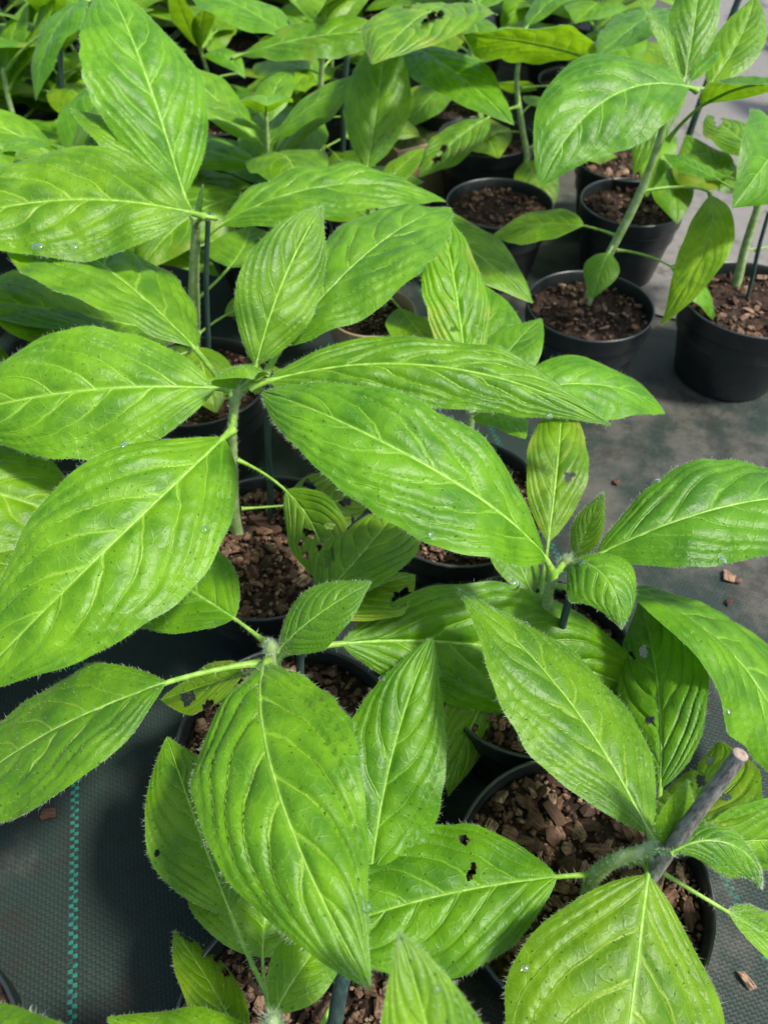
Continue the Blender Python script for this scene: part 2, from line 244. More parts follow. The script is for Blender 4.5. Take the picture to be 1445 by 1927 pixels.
# --- S and neighbours, upper middle right
lf('S',(985,300),(1028,412),[],[(975,350),(1050,335),(980,390)],L=.16,p=.08,d=1,w=.24,e0=.2,e1=-1.3,col=(1.15,1.05,.8))
lf('S',(975,200),(788,332),[(920,222),(870,250)],[(850,235),(810,270),(895,270),(850,320)],L=.26,p=.3,d=1,w=.2,e0=.1,e1=-.5,dy=-.05,col=(.65,.75,.55),holes=[(835,280,6),(822,300,6)])
lf('S',(980,165),(1080,165),[],[],L=.16,p=.6,d=0,e0=.1,e1=.1,w=.15)
lf('S',(1116,110),(874,72),[(1060,85),(1000,85)],[(900,45),(970,40),(1020,68),(1085,58),(920,115),(980,128),(1035,105)],L=.28,p=.05,d=1,w=.22,e0=.6,e1=-.3,col=(1,1.02,.8),dy=-.15)
lf('S',(985,60),(1125,-10),[],[(1060,15),(1030,20)],L=.2,d=1,e0=.7,e1=0,dy=-.1)
lf('K',(760,80),(969,233),[(830,120),(900,170)],[(830,83),(890,110),(940,165),(790,150),(850,190),(910,220)],L=.26,d=1,w=.2,e0=.5,e1=-.5,dy=-.3,col=(.85,.97,.9))
lf('K',(880,20),(700,120),[],[(760,20),(800,95),(850,60)],L=.28,d=1,w=.28,e0=.6,e1=-.2,dy=-.3,col=(1,1.03,.95),holes=[(770,5,9),(812,30,8),(800,45,7),(828,28,6)])
lf('K',(885,30),(1010,-60),[],[],L=.22,d=1,e0=.7,e1=0,dy=-.1)
lf('K',(880,40),(905,110),[],[],L=.16,d=0,e0=.3,e1=-.8,dy=-.1,col=(.6,.7,.6))
lf('J',(1275,20),(1120,110),[],[(1180,30),(1200,80)],L=.25,d=1,w=.2,e0=.5,e1=-.5,dy=.0,col=(.75,.85,.8))
lf('J',(1262,120),(1190,330),[],[(1190,260)],L=.25,p=.1,d=1,w=.15,e0=.1,e1=-1.2,col=(1,1,.8))
lf('J',(1275,20),(1130,-30),[],[],L=.22,d=0,e0=.7,e1=0)
lf('J',(1240,240),(1215,370),[],[],L=.2,p=.1,d=0,w=.16,e0=.1,e1=-1.2,col=(.9,1,.7))
lf('J',(1240,300),(1275,420),[],[(1262,415)],L=.18,p=.2,d=0,w=.2,e0=.0,e1=-.9,col=(.8,.9,.7))
# --- T, U, V: upper left background
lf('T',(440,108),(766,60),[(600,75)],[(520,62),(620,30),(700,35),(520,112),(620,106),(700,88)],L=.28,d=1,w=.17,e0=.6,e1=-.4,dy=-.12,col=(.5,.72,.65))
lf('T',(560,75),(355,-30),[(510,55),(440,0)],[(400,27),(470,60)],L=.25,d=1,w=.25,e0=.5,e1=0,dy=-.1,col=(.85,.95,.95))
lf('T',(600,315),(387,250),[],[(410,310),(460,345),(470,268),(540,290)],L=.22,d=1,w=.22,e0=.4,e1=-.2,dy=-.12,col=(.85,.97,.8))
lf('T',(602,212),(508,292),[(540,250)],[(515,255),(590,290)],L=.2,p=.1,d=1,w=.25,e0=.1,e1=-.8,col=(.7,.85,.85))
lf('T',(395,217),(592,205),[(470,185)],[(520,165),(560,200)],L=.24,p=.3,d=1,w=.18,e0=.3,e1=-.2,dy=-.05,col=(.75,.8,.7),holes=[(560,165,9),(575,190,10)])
lf('T',(606,140),(480,120),[],[(540,140)],L=.22,p=.2,d=0,e0=.1,e1=-.4,col=(.7,.8,.7))
lf('T',(606,130),(700,60),[],[],L=.2,p=.3,d=0,e0=.3,e1=0,col=(.8,.9,.8))
lf('T',(612,60),(560,-40),[],[],L=.2,d=1,e0=1,e1=.4)
lf('T',(612,60),(640,-50),[],[(620,0)],L=.18,d=1,e0=1,e1=.4)
lf('T',(614,62),(622,30),[],[(560,10)],L=.15,d=1,w=.3,e0=1,e1=-1.2,dy=-.1)
lf('U',(383,108),(461,149),[(420,105)],[(420,90),(440,130)],L=.14,d=1,w=.2,e0=.6,e1=-.7,col=(.75,.92,.85))
lf('U',(378,95),(328,-30),[],[(325,40),(350,20)],L=.18,d=1,w=.16,e0=1.1,e1=.7)
lf('U',(378,95),(440,50),[],[],L=.2,p=.5,d=0,e0=.4,e1=0,w=.1)
lf('U',(380,95),(400,0),[],[(385,50),(405,40)],L=.18,d=1,w=.16,e0=1.1,e1=.7)
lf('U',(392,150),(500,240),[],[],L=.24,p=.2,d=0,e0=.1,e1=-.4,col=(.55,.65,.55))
lf('V',(8,150),(54,2),[(30,75)],[(5,55),(52,50),(35,95)],L=.17,d=1,w=.22,e0=1.1,e1=.7)
lf('V',(16,168),(112,-50),[(50,100)],[(40,110),(85,60)],L=.24,d=1,w=.13,e0=.9,e1=.6)
lf('V',(168,0),(67,190),[(100,50)],[(120,12),(85,60),(130,85),(95,130)],L=.2,d=1,w=.2,e0=.4,e1=-1.3,dy=-.08,col=(.55,.78,.8))
lf('V',(12,180),(38,102),[],[],L=.12,d=1,e0=.5,e1=-.5,col=(.8,.95,.9))
lf('V',(200,290),(-2,236),[],[(60,228),(140,240),(80,275)],L=.24,d=1,w=.2,e0=.4,e1=-.3,dy=-.12,col=(.85,.97,.85))
lf('V',(70,330),(108,226),[],[(60,280),(122,270)],L=.13,d=1,w=.24,e0=1.1,e1=.8,dy=-.12)
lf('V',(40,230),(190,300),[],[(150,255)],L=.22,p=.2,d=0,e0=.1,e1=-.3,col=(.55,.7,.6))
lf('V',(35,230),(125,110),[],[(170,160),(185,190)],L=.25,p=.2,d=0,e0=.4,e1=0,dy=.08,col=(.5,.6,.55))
lf('V',(20,180),(-60,60),[],[],L=.2,d=0,e0=.8,e1=.4)
lf('W',(-190,560),(30,290),[],[(0,275)],L=.28,d=1,e0=.8,e1=.2)
lf('W',(-190,560),(10,540),[],[(0,520)],L=.22,d=1,e0=.5,e1=-.2,col=(.6,.75,.7))
FITTED = []
for (pl, base, tip, mids, outs, o) in LEAVES:
    P = PLANTS[pl]
    Y = (at_z(P['base'][0], P['base'][1], .15)[1] if 'base' in P else P['xy'][1]) + o.get('dy', 0)
    FITTED.append(fit_leaf(base, Y, tip, mids, outs, o))
# ------------------------------------------------------------------ materials
class NT:
    def __init__(s, name):
        s.m = bpy.data.materials.new(name); s.m.use_nodes = True; s.t = s.m.node_tree
        s.b = s.t.nodes['Principled BSDF']; s.out = s.t.nodes['Material Output']
    def n(s, typ, **kw):
        x = s.t.nodes.new('ShaderNode' + typ)
        for k, v in kw.items(): setattr(x, k, v)
        return x
    def put(s, sock, v):
        if hasattr(v, 'links') or hasattr(v, 'is_output'): s.t.links.new(v, sock)
        else: sock.default_value = v
    def m_(s, op, a, b=0.0, c=0.0, clamp=False):
        x = s.n('Math', operation=op, use_clamp=clamp)
        for i, v in enumerate((a, b, c)): s.put(x.inputs[i], v)
        return x.outputs[0]
    def step(s, v, lo, hi):
        x = s.n('MapRange', interpolation_type='SMOOTHSTEP'); s.put(x.inputs[0], v)
        x.inputs[1].default_value = lo; x.inputs[2].default_value = hi
        return x.outputs[0]
    def mix(s, f, a, b, mode='MIX'):
        x = s.n('Mix', data_type='RGBA', blend_type=mode); s.put(x.inputs[0], f)
        for i, v in ((6, a), (7, b)):
            s.put(x.inputs[i], (*v, 1) if isinstance(v, tuple) and len(v) == 3 else v)
        return x.outputs[2]
    def noise(s, vec, scale, detail=3, rough=.55):
        x = s.n('TexNoise'); s.t.links.new(vec, x.inputs['Vector']); x.inputs['Scale'].default_value = scale
        x.inputs['Detail'].default_value = detail; x.inputs['Roughness'].default_value = rough
        return x.outputs[0]
    def bump(s, h, strength, dist, normal=None):
        x = s.n('Bump'); s.t.links.new(h, x.inputs['Height']); x.inputs['Strength'].default_value = strength
        x.inputs['Distance'].default_value = dist
        if normal is not None: s.t.links.new(normal, x.inputs['Normal'])
        return x.outputs[0]
    def setp(s, **kw):
        for k, v in kw.items(): s.put(s.b.inputs[k.replace('_', ' ')], v)

def leaf_material(name):
    t = NT(name)
    uv = t.n('UVMap', uv_map='leaf').outputs[0]; flat = t.n('UVMap', uv_map='flat').outputs[0]
    sp = t.n('SeparateXYZ'); t.t.links.new(uv, sp.inputs[0]); q, v = sp.outputs[0], sp.outputs[1]
    vs_ = t.m_('MULTIPLY', t.m_('SUBTRACT', v, .5), 2.0); av = t.m_('ABSOLUTE', vs_)
    side = t.m_('GREATER_THAN', vs_, 0.0)
    wob = t.m_('MULTIPLY', t.m_('SUBTRACT', t.noise(flat, 38, 2), .5), .05)
    g = t.m_('ADD', t.m_('MULTIPLY', av, .22), t.m_('MULTIPLY', t.m_('POWER', av, 3.0), .34))
    xi = t.m_('ADD', t.m_('SUBTRACT', q, g), wob)
    ph = t.m_('ADD', t.m_('MULTIPLY', xi, NV_), t.m_('MULTIPLY', side, .42))
    fr = t.m_('FRACT', t.m_('ADD', ph, 20.0)); dv = t.m_('ABSOLUTE', t.m_('SUBTRACT', fr, .5))    # .5 = on a vein
    dv = t.m_('SUBTRACT', .5, dv)
    wv = t.m_('SUBTRACT', .07, t.m_('MULTIPLY', av, .042))
    vein = t.m_('SUBTRACT', 1.0, t.m_('DIVIDE', dv, wv), clamp=True)
    vein = t.m_('MULTIPLY', vein, t.step(t.m_('SUBTRACT', 1.0, av), .02, .2))
    vein = t.m_('MULTIPLY', vein, t.m_('MULTIPLY', t.step(q, .0, .16), t.step(t.m_('SUBTRACT', 1.0, q), .0, .25)))
    wide = t.m_('SUBTRACT', 1.0, t.m_('DIVIDE', dv, .26), clamp=True)
    mid = t.m_('SUBTRACT', 1.0, t.m_('DIVIDE', av, .05), clamp=True)
    vo = t.n('TexVoronoi', feature='DISTANCE_TO_EDGE', voronoi_dimensions='2D'); wn_ = t.n('TexNoise'); t.t.links.new(flat, wn_.inputs['Vector']); wn_.inputs['Scale'].default_value = 130; wn_.inputs['Detail'].default_value = 2
    wa = t.n('VectorMath', operation='MULTIPLY_ADD'); t.t.links.new(wn_.outputs['Color'], wa.inputs[0]); wa.inputs[1].default_value = (.007, .007, 0); t.t.links.new(flat, wa.inputs[2])
    t.t.links.new(wa.outputs[0], vo.inputs['Vector']); vo.inputs['Scale'].default_value = 110
    net = t.m_('SUBTRACT', 1.0, t.step(vo.outputs['Distance'], .0, .13))
    big = t.noise(flat, 28, 3); fine = t.noise(flat, 1500, 2)
    oi = t.n('ObjectInfo')
    c = t.mix(t.step(big, .3, .7), (.062, .190, .002), (.160, .350, .004))
    c = t.mix(t.m_('MULTIPLY', wide, .35), c, (.18, .41, .012))
    c = t.mix(t.m_('MULTIPLY', t.m_('MULTIPLY', net, t.step(t.noise(flat, 70, 2), .35, .6)), .15), c, (.24, .46, .03))
    c = t.mix(t.m_('MULTIPLY', vein, .6), c, (.36, .58, .07))
    c = t.mix(t.m_('MULTIPLY', mid, .55), c, (.30, .52, .06))
    # glandular specks, as on every one of these leaves
    sv = t.n('TexVoronoi', feature='F1', voronoi_dimensions='2D'); t.t.links.new(flat, sv.inputs['Vector']); sv.inputs['Scale'].default_value = 150
    sc = t.n('SeparateColor'); t.t.links.new(sv.outputs['Color'], sc.inputs[0])
    speck = t.m_('MULTIPLY', t.m_('LESS_THAN', sv.outputs['Distance'], t.m_('ADD', .045, t.m_('MULTIPLY', sc.outputs[1], .06))), t.m_('GREATER_THAN', t.m_('ADD', sc.outputs[0], t.m_('MULTIPLY', t.noise(flat, 22, 2), .9)), 1.05))
    c = t.mix(t.m_('MULTIPLY', speck, .85), c, (.02, .06, .01))
    sv2 = t.n('TexVoronoi', feature='F1', voronoi_dimensions='2D'); t.t.links.new(flat, sv2.inputs['Vector']); sv2.inputs['Scale'].default_value = 700
    pore = t.m_('LESS_THAN', sv2.outputs['Distance'], .17)
    c = t.mix(t.m_('MULTIPLY', pore, .35), c, (.03, .12, .01))
    rnd2 = t.m_('FRACT', t.m_('MULTIPLY', oi.outputs['Random'], 17.3))
    c = t.mix(1.0, c, t.mix(rnd2, (.82, .93, 1.03), (1.2, 1.05, .82)), 'MULTIPLY')
    old = t.m_('MULTIPLY', t.n('Attribute', attribute_type='OBJECT', attribute_name='age').outputs['Fac'], t.step(t.m_('ADD', t.noise(flat, 24, 4, .6), t.m_('MULTIPLY', av, .12)), .56, .78))
    c = t.mix(t.m_('MULTIPLY', old, .55), c, (.30, .34, .025))
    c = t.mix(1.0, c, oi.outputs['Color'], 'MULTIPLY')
    hv = t.n('HueSaturation'); t.put(hv.inputs['Value'], t.m_('ADD', .88, t.m_('MULTIPLY', oi.outputs['Random'], .24))); t.t.links.new(c, hv.inputs['Color'])
    c = hv.outputs[0]
    br = t.n('Attribute', attribute_name='brown').outputs['Fac']
    c = t.mix(br, c, (.075, .04, .02))
    h = t.m_('ADD', t.m_('MULTIPLY', net, -.11), t.m_('MULTIPLY', fine, .12))
    h = t.m_('ADD', h, t.m_('MULTIPLY', vein, -.5))
    h = t.m_('ADD', h, t.m_('MULTIPLY', t.noise(flat, 300, 3), .2))
    nrm = t.bump(h, .85, .0013)
    t.setp(Base_Color=c, Roughness=t.m_('ADD', .32, t.m_('MULTIPLY', t.noise(flat, 60, 2), .2)), Normal=nrm)
    t.b.inputs['Specular IOR Level'].default_value = .42
    t.b.inputs['Sheen Weight'].default_value = .05; t.b.inputs['Sheen Roughness'].default_value = .4
    tr = t.n('BsdfTranslucent'); tc = t.mix(.35, c, (.34, .52, .008)); t.t.links.new(tc, tr.inputs[0]); t.t.links.new(nrm, tr.inputs['Normal'])
    mx = t.n('MixShader'); mx.inputs[0].default_value = .46
    t.t.links.new(t.b.outputs[0], mx.inputs[1]); t.t.links.new(tr.outputs[0], mx.inputs[2]); t.t.links.new(mx.outputs[0], t.out.inputs[0])
    return t.m

def simple(name, col, rough=.6, spec=.4, noise=None, col2=None, bump=None, transl=0):
    t = NT(name); tc = t.n('TexCoord').outputs['Object']
    c = (*col, 1)
    if noise: c = t.mix(t.step(t.noise(tc, noise, 4), .35, .68), col, col2)
    t.setp(Base_Color=c, Roughness=rough); t.b.inputs['Specular IOR Level'].default_value = spec
    if bump: t.setp(Normal=t.bump(t.noise(tc, bump[0], 4), bump[1], bump[2]))
    if transl:
        tr = t.n('BsdfTranslucent'); t.put(tr.inputs[0], c); mx = t.n('MixShader'); mx.inputs[0].default_value = transl
        t.t.links.new(t.b.outputs[0], mx.inputs[1]); t.t.links.new(tr.outputs[0], mx.inputs[2]); t.t.links.new(mx.outputs[0], t.out.inputs[0])
    return t.m

M = {}
M['leaf'] = leaf_material('leaf')
M['rib'] = simple('midrib', (.15, .32, .025), .45, .4, 160, (.27, .44, .07), (500, .4, .0006), .2)
M['stem'] = simple('stem', (.19, .30, .075), .55, .35, 120, (.33, .42, .20), (400, .5, .0008), .1)
M['hair'] = simple('hair', (.58, .68, .48), .5, .4, transl=.5)
def water_material():
    t = NT('water'); t.t.nodes.remove(t.b)
    fr = t.n('Fresnel'); fr.inputs[0].default_value = 1.33
    gl = t.n('BsdfGlossy'); gl.inputs['Roughness'].default_value = .03
    tp = t.n('BsdfTransparent'); tp.inputs[0].default_value = (.93, .97, .9, 1)
    mx = t.n('MixShader'); t.t.links.new(t.m_('ADD', fr.outputs[0], .04), mx.inputs[0])
    t.t.links.new(tp.outputs[0], mx.inputs[1]); t.t.links.new(gl.outputs[0], mx.inputs[2]); t.t.links.new(mx.outputs[0], t.out.inputs[0])
    return t.m
M['drop'] = water_material()
def pot_material(name, a, b, rough):
    t = NT(name); tc = t.n('TexCoord').outputs['Object']
    d = t.step(t.noise(tc, 22, 5, .65), .5, .8)
    mp = t.n('Mapping'); t.t.links.new(tc, mp.inputs[0]); mp.inputs['Scale'].default_value = (1, 1, .08)
    sc = t.step(t.noise(mp.outputs[0], 260, 3), .62, .75)
    c = t.mix(t.m_('MULTIPLY', d, .55), a, b); c = t.mix(t.m_('MULTIPLY', sc, .25), c, b)
    t.setp(Base_Color=c, Roughness=t.m_('ADD', rough, t.m_('MULTIPLY', d, .3)), Normal=t.bump(t.noise(tc, 90, 3), .12, .001))
    return t.m
M['pot'] = pot_material('black_pot', (.012, .0155, .0165), (.055, .056, .053), .32)
M['tan'] = pot_material('tan_pot', (.30, .21, .135), (.36, .28, .2), .5)
def soil_material():
    t = NT('soil'); tc = t.n('TexCoord').outputs['Object']
    c = t.mix(t.step(t.noise(tc, 130, 4), .35, .65), (.012, .008, .006), (.045, .026, .016))
    t.setp(Base_Color=c, Roughness=.95, Normal=t.bump(t.noise(tc, 260, 4, .7), 1, .004)); t.b.inputs['Specular IOR Level'].default_value = .2
    return t.m
M['soil'] = soil_material()
def bark_material():
    t = NT('bark'); tc = t.n('TexCoord').outputs['Object']; oi = t.n('ObjectInfo').outputs['Random']
    geo = t.n('NewGeometry').outputs['Random Per Island']
    r = t.m_('FRACT', t.m_('ADD', oi, geo))
    rp = t.n('ValToRGB'); t.t.links.new(r, rp.inputs[0]); e = rp.color_ramp.elements
    e[0].position = 0; e[0].color = (.04, .022, .014, 1); e[1].position = 1; e[1].color = (.36, .24, .15, 1)
    for p_, cl in ((.3, (.10, .05, .028, 1)), (.55, (.155, .085, .05, 1)), (.8, (.235, .145, .09, 1))):
        k = e.new(p_); k.color = cl
    mp = t.n('Mapping'); t.t.links.new(tc, mp.inputs[0]); mp.inputs['Scale'].default_value = (1, 4, 1)
    c = t.mix(t.step(t.noise(mp.outputs[0], 180, 4, .65), .35, .7), rp.outputs[0], (.035, .02, .013))
    t.setp(Base_Color=c, Roughness=.8, Normal=t.bump(t.noise(mp.outputs[0], 260, 4, .7), .8, .0018)); t.b.inputs['Specular IOR Level'].default_value = .25
    return t.m
M['bark'] = bark_material()
def cane_material(name, a, b):
    t = NT(name); tc = t.n('TexCoord').outputs['Object']
    mp = t.n('Mapping'); t.t.links.new(tc, mp.inputs[0]); mp.inputs['Scale'].default_value = (1, 1, .05)
    c = t.mix(t.step(t.noise(mp.outputs[0], 500, 4, .7), .35, .68), a, b)
    c = t.mix(t.m_('MULTIPLY', t.step(t.noise(tc, 60, 3), .5, .75), .5), c, b)
    t.setp(Base_Color=c, Roughness=.6, Normal=t.bump(t.noise(mp.outputs[0], 700, 3), .5, .0006))
    return t.m
M['cane'] = cane_material('weathered_cane', (.075, .07, .06), (.25, .23, .20))
M['green_stake'] = cane_material('green_stake', (.010, .028, .024), (.035, .07, .06))
M['cut'] = simple('cane_end', (.30, .23, .18), .8, .2, 300, (.16, .12, .10))
def mat_ground(name, dark, light, dirt, thr, lines):
    t = NT(name); tc = t.n('TexCoord').outputs['Object']
    rot = t.n('Mapping'); t.t.links.new(tc, rot.inputs[0]); rot.inputs['Rotation'].default_value = (0, 0, -math.atan(.255))
    wv = t.n('Mapping'); t.t.links.new(rot.outputs[0], wv.inputs[0])
    sp = t.n('SeparateXYZ'); t.t.links.new(rot.outputs[0], sp.inputs[0]); x, y = sp.outputs[0], sp.outputs[1]
    px, py = 1 / .0034, 1 / .0026
    fx, fy = t.m_('MULTIPLY', x, px), t.m_('MULTIPLY', y, py)
    par = t.m_('MODULO', t.m_('ADD', t.m_('ADD', t.m_('FLOOR', fx), t.m_('FLOOR', fy)), 4000.0), 2.0)
    sx = t.m_('SINE', t.m_('MULTIPLY', t.m_('FRACT', fx), math.pi)); sy = t.m_('SINE', t.m_('MULTIPLY', t.m_('FRACT', fy), math.pi))
    over = t.m_('ADD', t.m_('MULTIPLY', par, sx), t.m_('MULTIPLY', t.m_('SUBTRACT', 1.0, par), t.m_('MULTIPLY', sy, .75)))
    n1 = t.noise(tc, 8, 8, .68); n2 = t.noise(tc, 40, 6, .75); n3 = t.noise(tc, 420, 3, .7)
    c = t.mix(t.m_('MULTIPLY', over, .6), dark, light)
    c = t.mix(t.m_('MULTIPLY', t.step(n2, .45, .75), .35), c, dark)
    d = t.m_('MULTIPLY', t.step(t.m_('ADD', n1, t.m_('MULTIPLY', t.m_('SUBTRACT', x, .05), .24)), thr, thr + .2), t.m_('ADD', .35, t.m_('MULTIPLY', n2, .9)), clamp=True)  # dirt cover rises with x, lightening the right side
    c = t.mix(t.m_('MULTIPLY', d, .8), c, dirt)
    c = t.mix(t.m_('MULTIPLY', t.step(n3, .66, .74), .3), c, (.16, .14, .12))
    c = t.mix(t.m_('MULTIPLY', t.step(t.noise(tc, 13, 6, .75), .52, .66), .65), c, (.018, .015, .012))
    for (x0, al) in lines:                     # woven-in green guide threads
        ux = t.m_('MULTIPLY', t.m_('SUBTRACT', x, x0), 1 / .0036); uy = t.m_('MULTIPLY', y, 1 / .0036)
        ins = t.m_('MULTIPLY', t.m_('GREATER_THAN', ux, 0.0), t.m_('LESS_THAN', ux, 2.0))
        ch = t.m_('MODULO', t.m_('ADD', t.m_('ADD', t.m_('FLOOR', ux), t.m_('FLOOR', uy)), 4000.0), 2.0)
        ch = t.m_('MULTIPLY', ch, t.step(t.m_('FRACT', uy), .06, .22))
        wear = t.step(t.noise(tc, 110, 4, .7), .32, .5)
        f = t.m_('MULTIPLY', t.m_('MULTIPLY', ins, ch), t.m_('MULTIPLY', wear, al))
        c = t.mix(f, c, (.010, .15, .11))
    t.setp(Base_Color=c, Roughness=t.m_('ADD', .42, t.m_('MULTIPLY', n2, .35)))
    t.b.inputs['Specular IOR Level'].default_value = .2
    t.setp(Normal=t.bump(t.m_('ADD', t.m_('MULTIPLY', over, .6), t.m_('MULTIPLY', n2, 1.2)), .6, .0009))
    return t.m
_th = math.atan(.255)
def lineco(px, py):
    p = at_z(px, py, GZ); a = -_th
    return p[0] * math.cos(a) - p[1] * math.sin(a)
M['ground'] = mat_ground('weed_mat', (.007, .0135, .011), (.023, .041, .033), (.092, .083, .070), .53, [(lineco(131, 1700), .8), (lineco(1315, 1575), .5)])  # base colour darkened to hold the left side's shade; dirt lifts the right
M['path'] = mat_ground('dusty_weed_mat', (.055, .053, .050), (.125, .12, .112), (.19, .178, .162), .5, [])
# ------------------------------------------------------------------ builders
rng = np.random.default_rng(7); random.seed(5)
def tag(o, label=None, cat=None, group=None, kind=None):
    for k, v in (('label', label), ('category', cat), ('group', group), ('kind', kind)):
        if v: o[k] = v
    return o
def mesh_obj(name, verts, faces, mat, parent=None, loc=(0, 0, 0), smooth=True, mesh_only=False):
    me = bpy.data.meshes.new(name)
    verts = np.asarray(verts, dtype=np.float32)
    if isinstance(faces, np.ndarray):
        n, k = faces.shape
        me.vertices.add(len(verts)); me.vertices.foreach_set('co', verts.ravel())
        me.loops.add(n * k); me.loops.foreach_set('vertex_index', faces.astype(np.int32).ravel())
        me.polygons.add(n); me.polygons.foreach_set('loop_start', np.arange(0, n * k, k, dtype=np.int32))
        me.update(calc_edges=True)
    else:
        me.from_pydata(verts.tolist(), [], faces)
    if smooth: me.polygons.foreach_set('use_smooth', np.ones(len(me.polygons), dtype=bool))
    if mat is not None: me.materials.append(mat)
    if mesh_only: return me
    return link(name, me, parent, loc)
def link(name, me, parent=None, loc=(0, 0, 0)):
    o = bpy.data.objects.new(name, me); COL.objects.link(o)
    if parent is not None: o.parent = parent
    o.location = Vector([float(x) for x in loc])
    return o
def empty(name, loc):
    o = bpy.data.objects.new(name, None); COL.objects.link(o); o.location = Vector([float(x) for x in loc]); o.empty_display_size = .02
    return o
def grid_faces(a, b, wrap=False):
    i, j = np.meshgrid(np.arange(a - 1), np.arange(b if wrap else b - 1), indexing='ij')
    j2 = (j + 1) % b
    return np.stack([i * b + j, i * b + j2, (i + 1) * b + j2, (i + 1) * b + j], -1).reshape(-1, 4)
def tube(P, rad, k=8):
    P = np.asarray(P, float); n = len(P); T = np.gradient(P, axis=0); T /= np.linalg.norm(T, axis=1)[:, None] + 1e-9
    ref = np.array([0, 0, 1.0]) if abs(T[0][2]) < .9 else np.array([1.0, 0, 0])
    A = np.cross(T, ref); A /= np.linalg.norm(A, axis=1)[:, None] + 1e-9; B = np.cross(T, A)
    th = np.linspace(0, 2 * np.pi, k, endpoint=False)
    V = P[:, None] + (A[:, None] * np.cos(th)[None, :, None] + B[:, None] * np.sin(th)[None, :, None]) * np.asarray(rad)[:, None, None]
    V = V.reshape(-1, 3)
    return V, grid_faces(n, k, True)
def smooth_path(pts, n):
    pts = np.asarray(pts, float)
    d = np.r_[0, np.cumsum(np.linalg.norm(np.diff(pts, axis=0), axis=1))]; m = np.gradient(pts, d, axis=0) if len(pts) > 2 else np.repeat((pts[1:] - pts[:1]) / d[-1], 2, 0)
    u = np.linspace(0, d[-1], n); i = np.clip(np.searchsorted(d, u, 'right') - 1, 0, len(pts) - 2)
    h = (d[i + 1] - d[i])[:, None]; t = ((u - d[i]) / (d[i + 1] - d[i]))[:, None]
    return (2*t**3-3*t**2+1)*pts[i] + (t**3-2*t**2+t)*h*m[i] + (-2*t**3+3*t**2)*pts[i+1] + (t**3-t**2)*h*m[i+1]
def sines(x, y, amp, wl, r, k=6):
    h = 0
    for _ in range(k):
        a = r.uniform(0, 2 * np.pi); w = 2 * np.pi / r.uniform(*wl)
        h = h + np.sin((x * np.cos(a) + y * np.sin(a)) * w + r.uniform(0, 6.28))
    return h * amp / math.sqrt(k)
def hair_mesh(name, roots, dirs, parent, w=.00026):
    n = len(roots)
    if n == 0: return
    side = np.cross(dirs, rng.normal(size=(n, 3))); side /= np.linalg.norm(side, axis=1)[:, None] + 1e-12
    bend = rng.normal(size=(n, 3)) * np.linalg.norm(dirs, axis=1)[:, None] * .12
    V = np.stack([roots - side * w / 2, roots + side * w / 2, roots + dirs * .55 + bend * .6 + side * w * .33, roots + dirs * .55 + bend * .6 - side * w * .33, roots + dirs + bend * 1.6 + side*w*.1, roots + dirs + bend * 1.6 - side*w*.1], 1).reshape(-1, 3)
    b = np.arange(n)[:, None] * 6
    F = np.concatenate([b + [0, 1, 2, 3], b + [3, 2, 4, 5]])
    o = mesh_obj(name, V, F, M['hair'], parent); tag(o, kind='stuff')
    return o
SURF = []
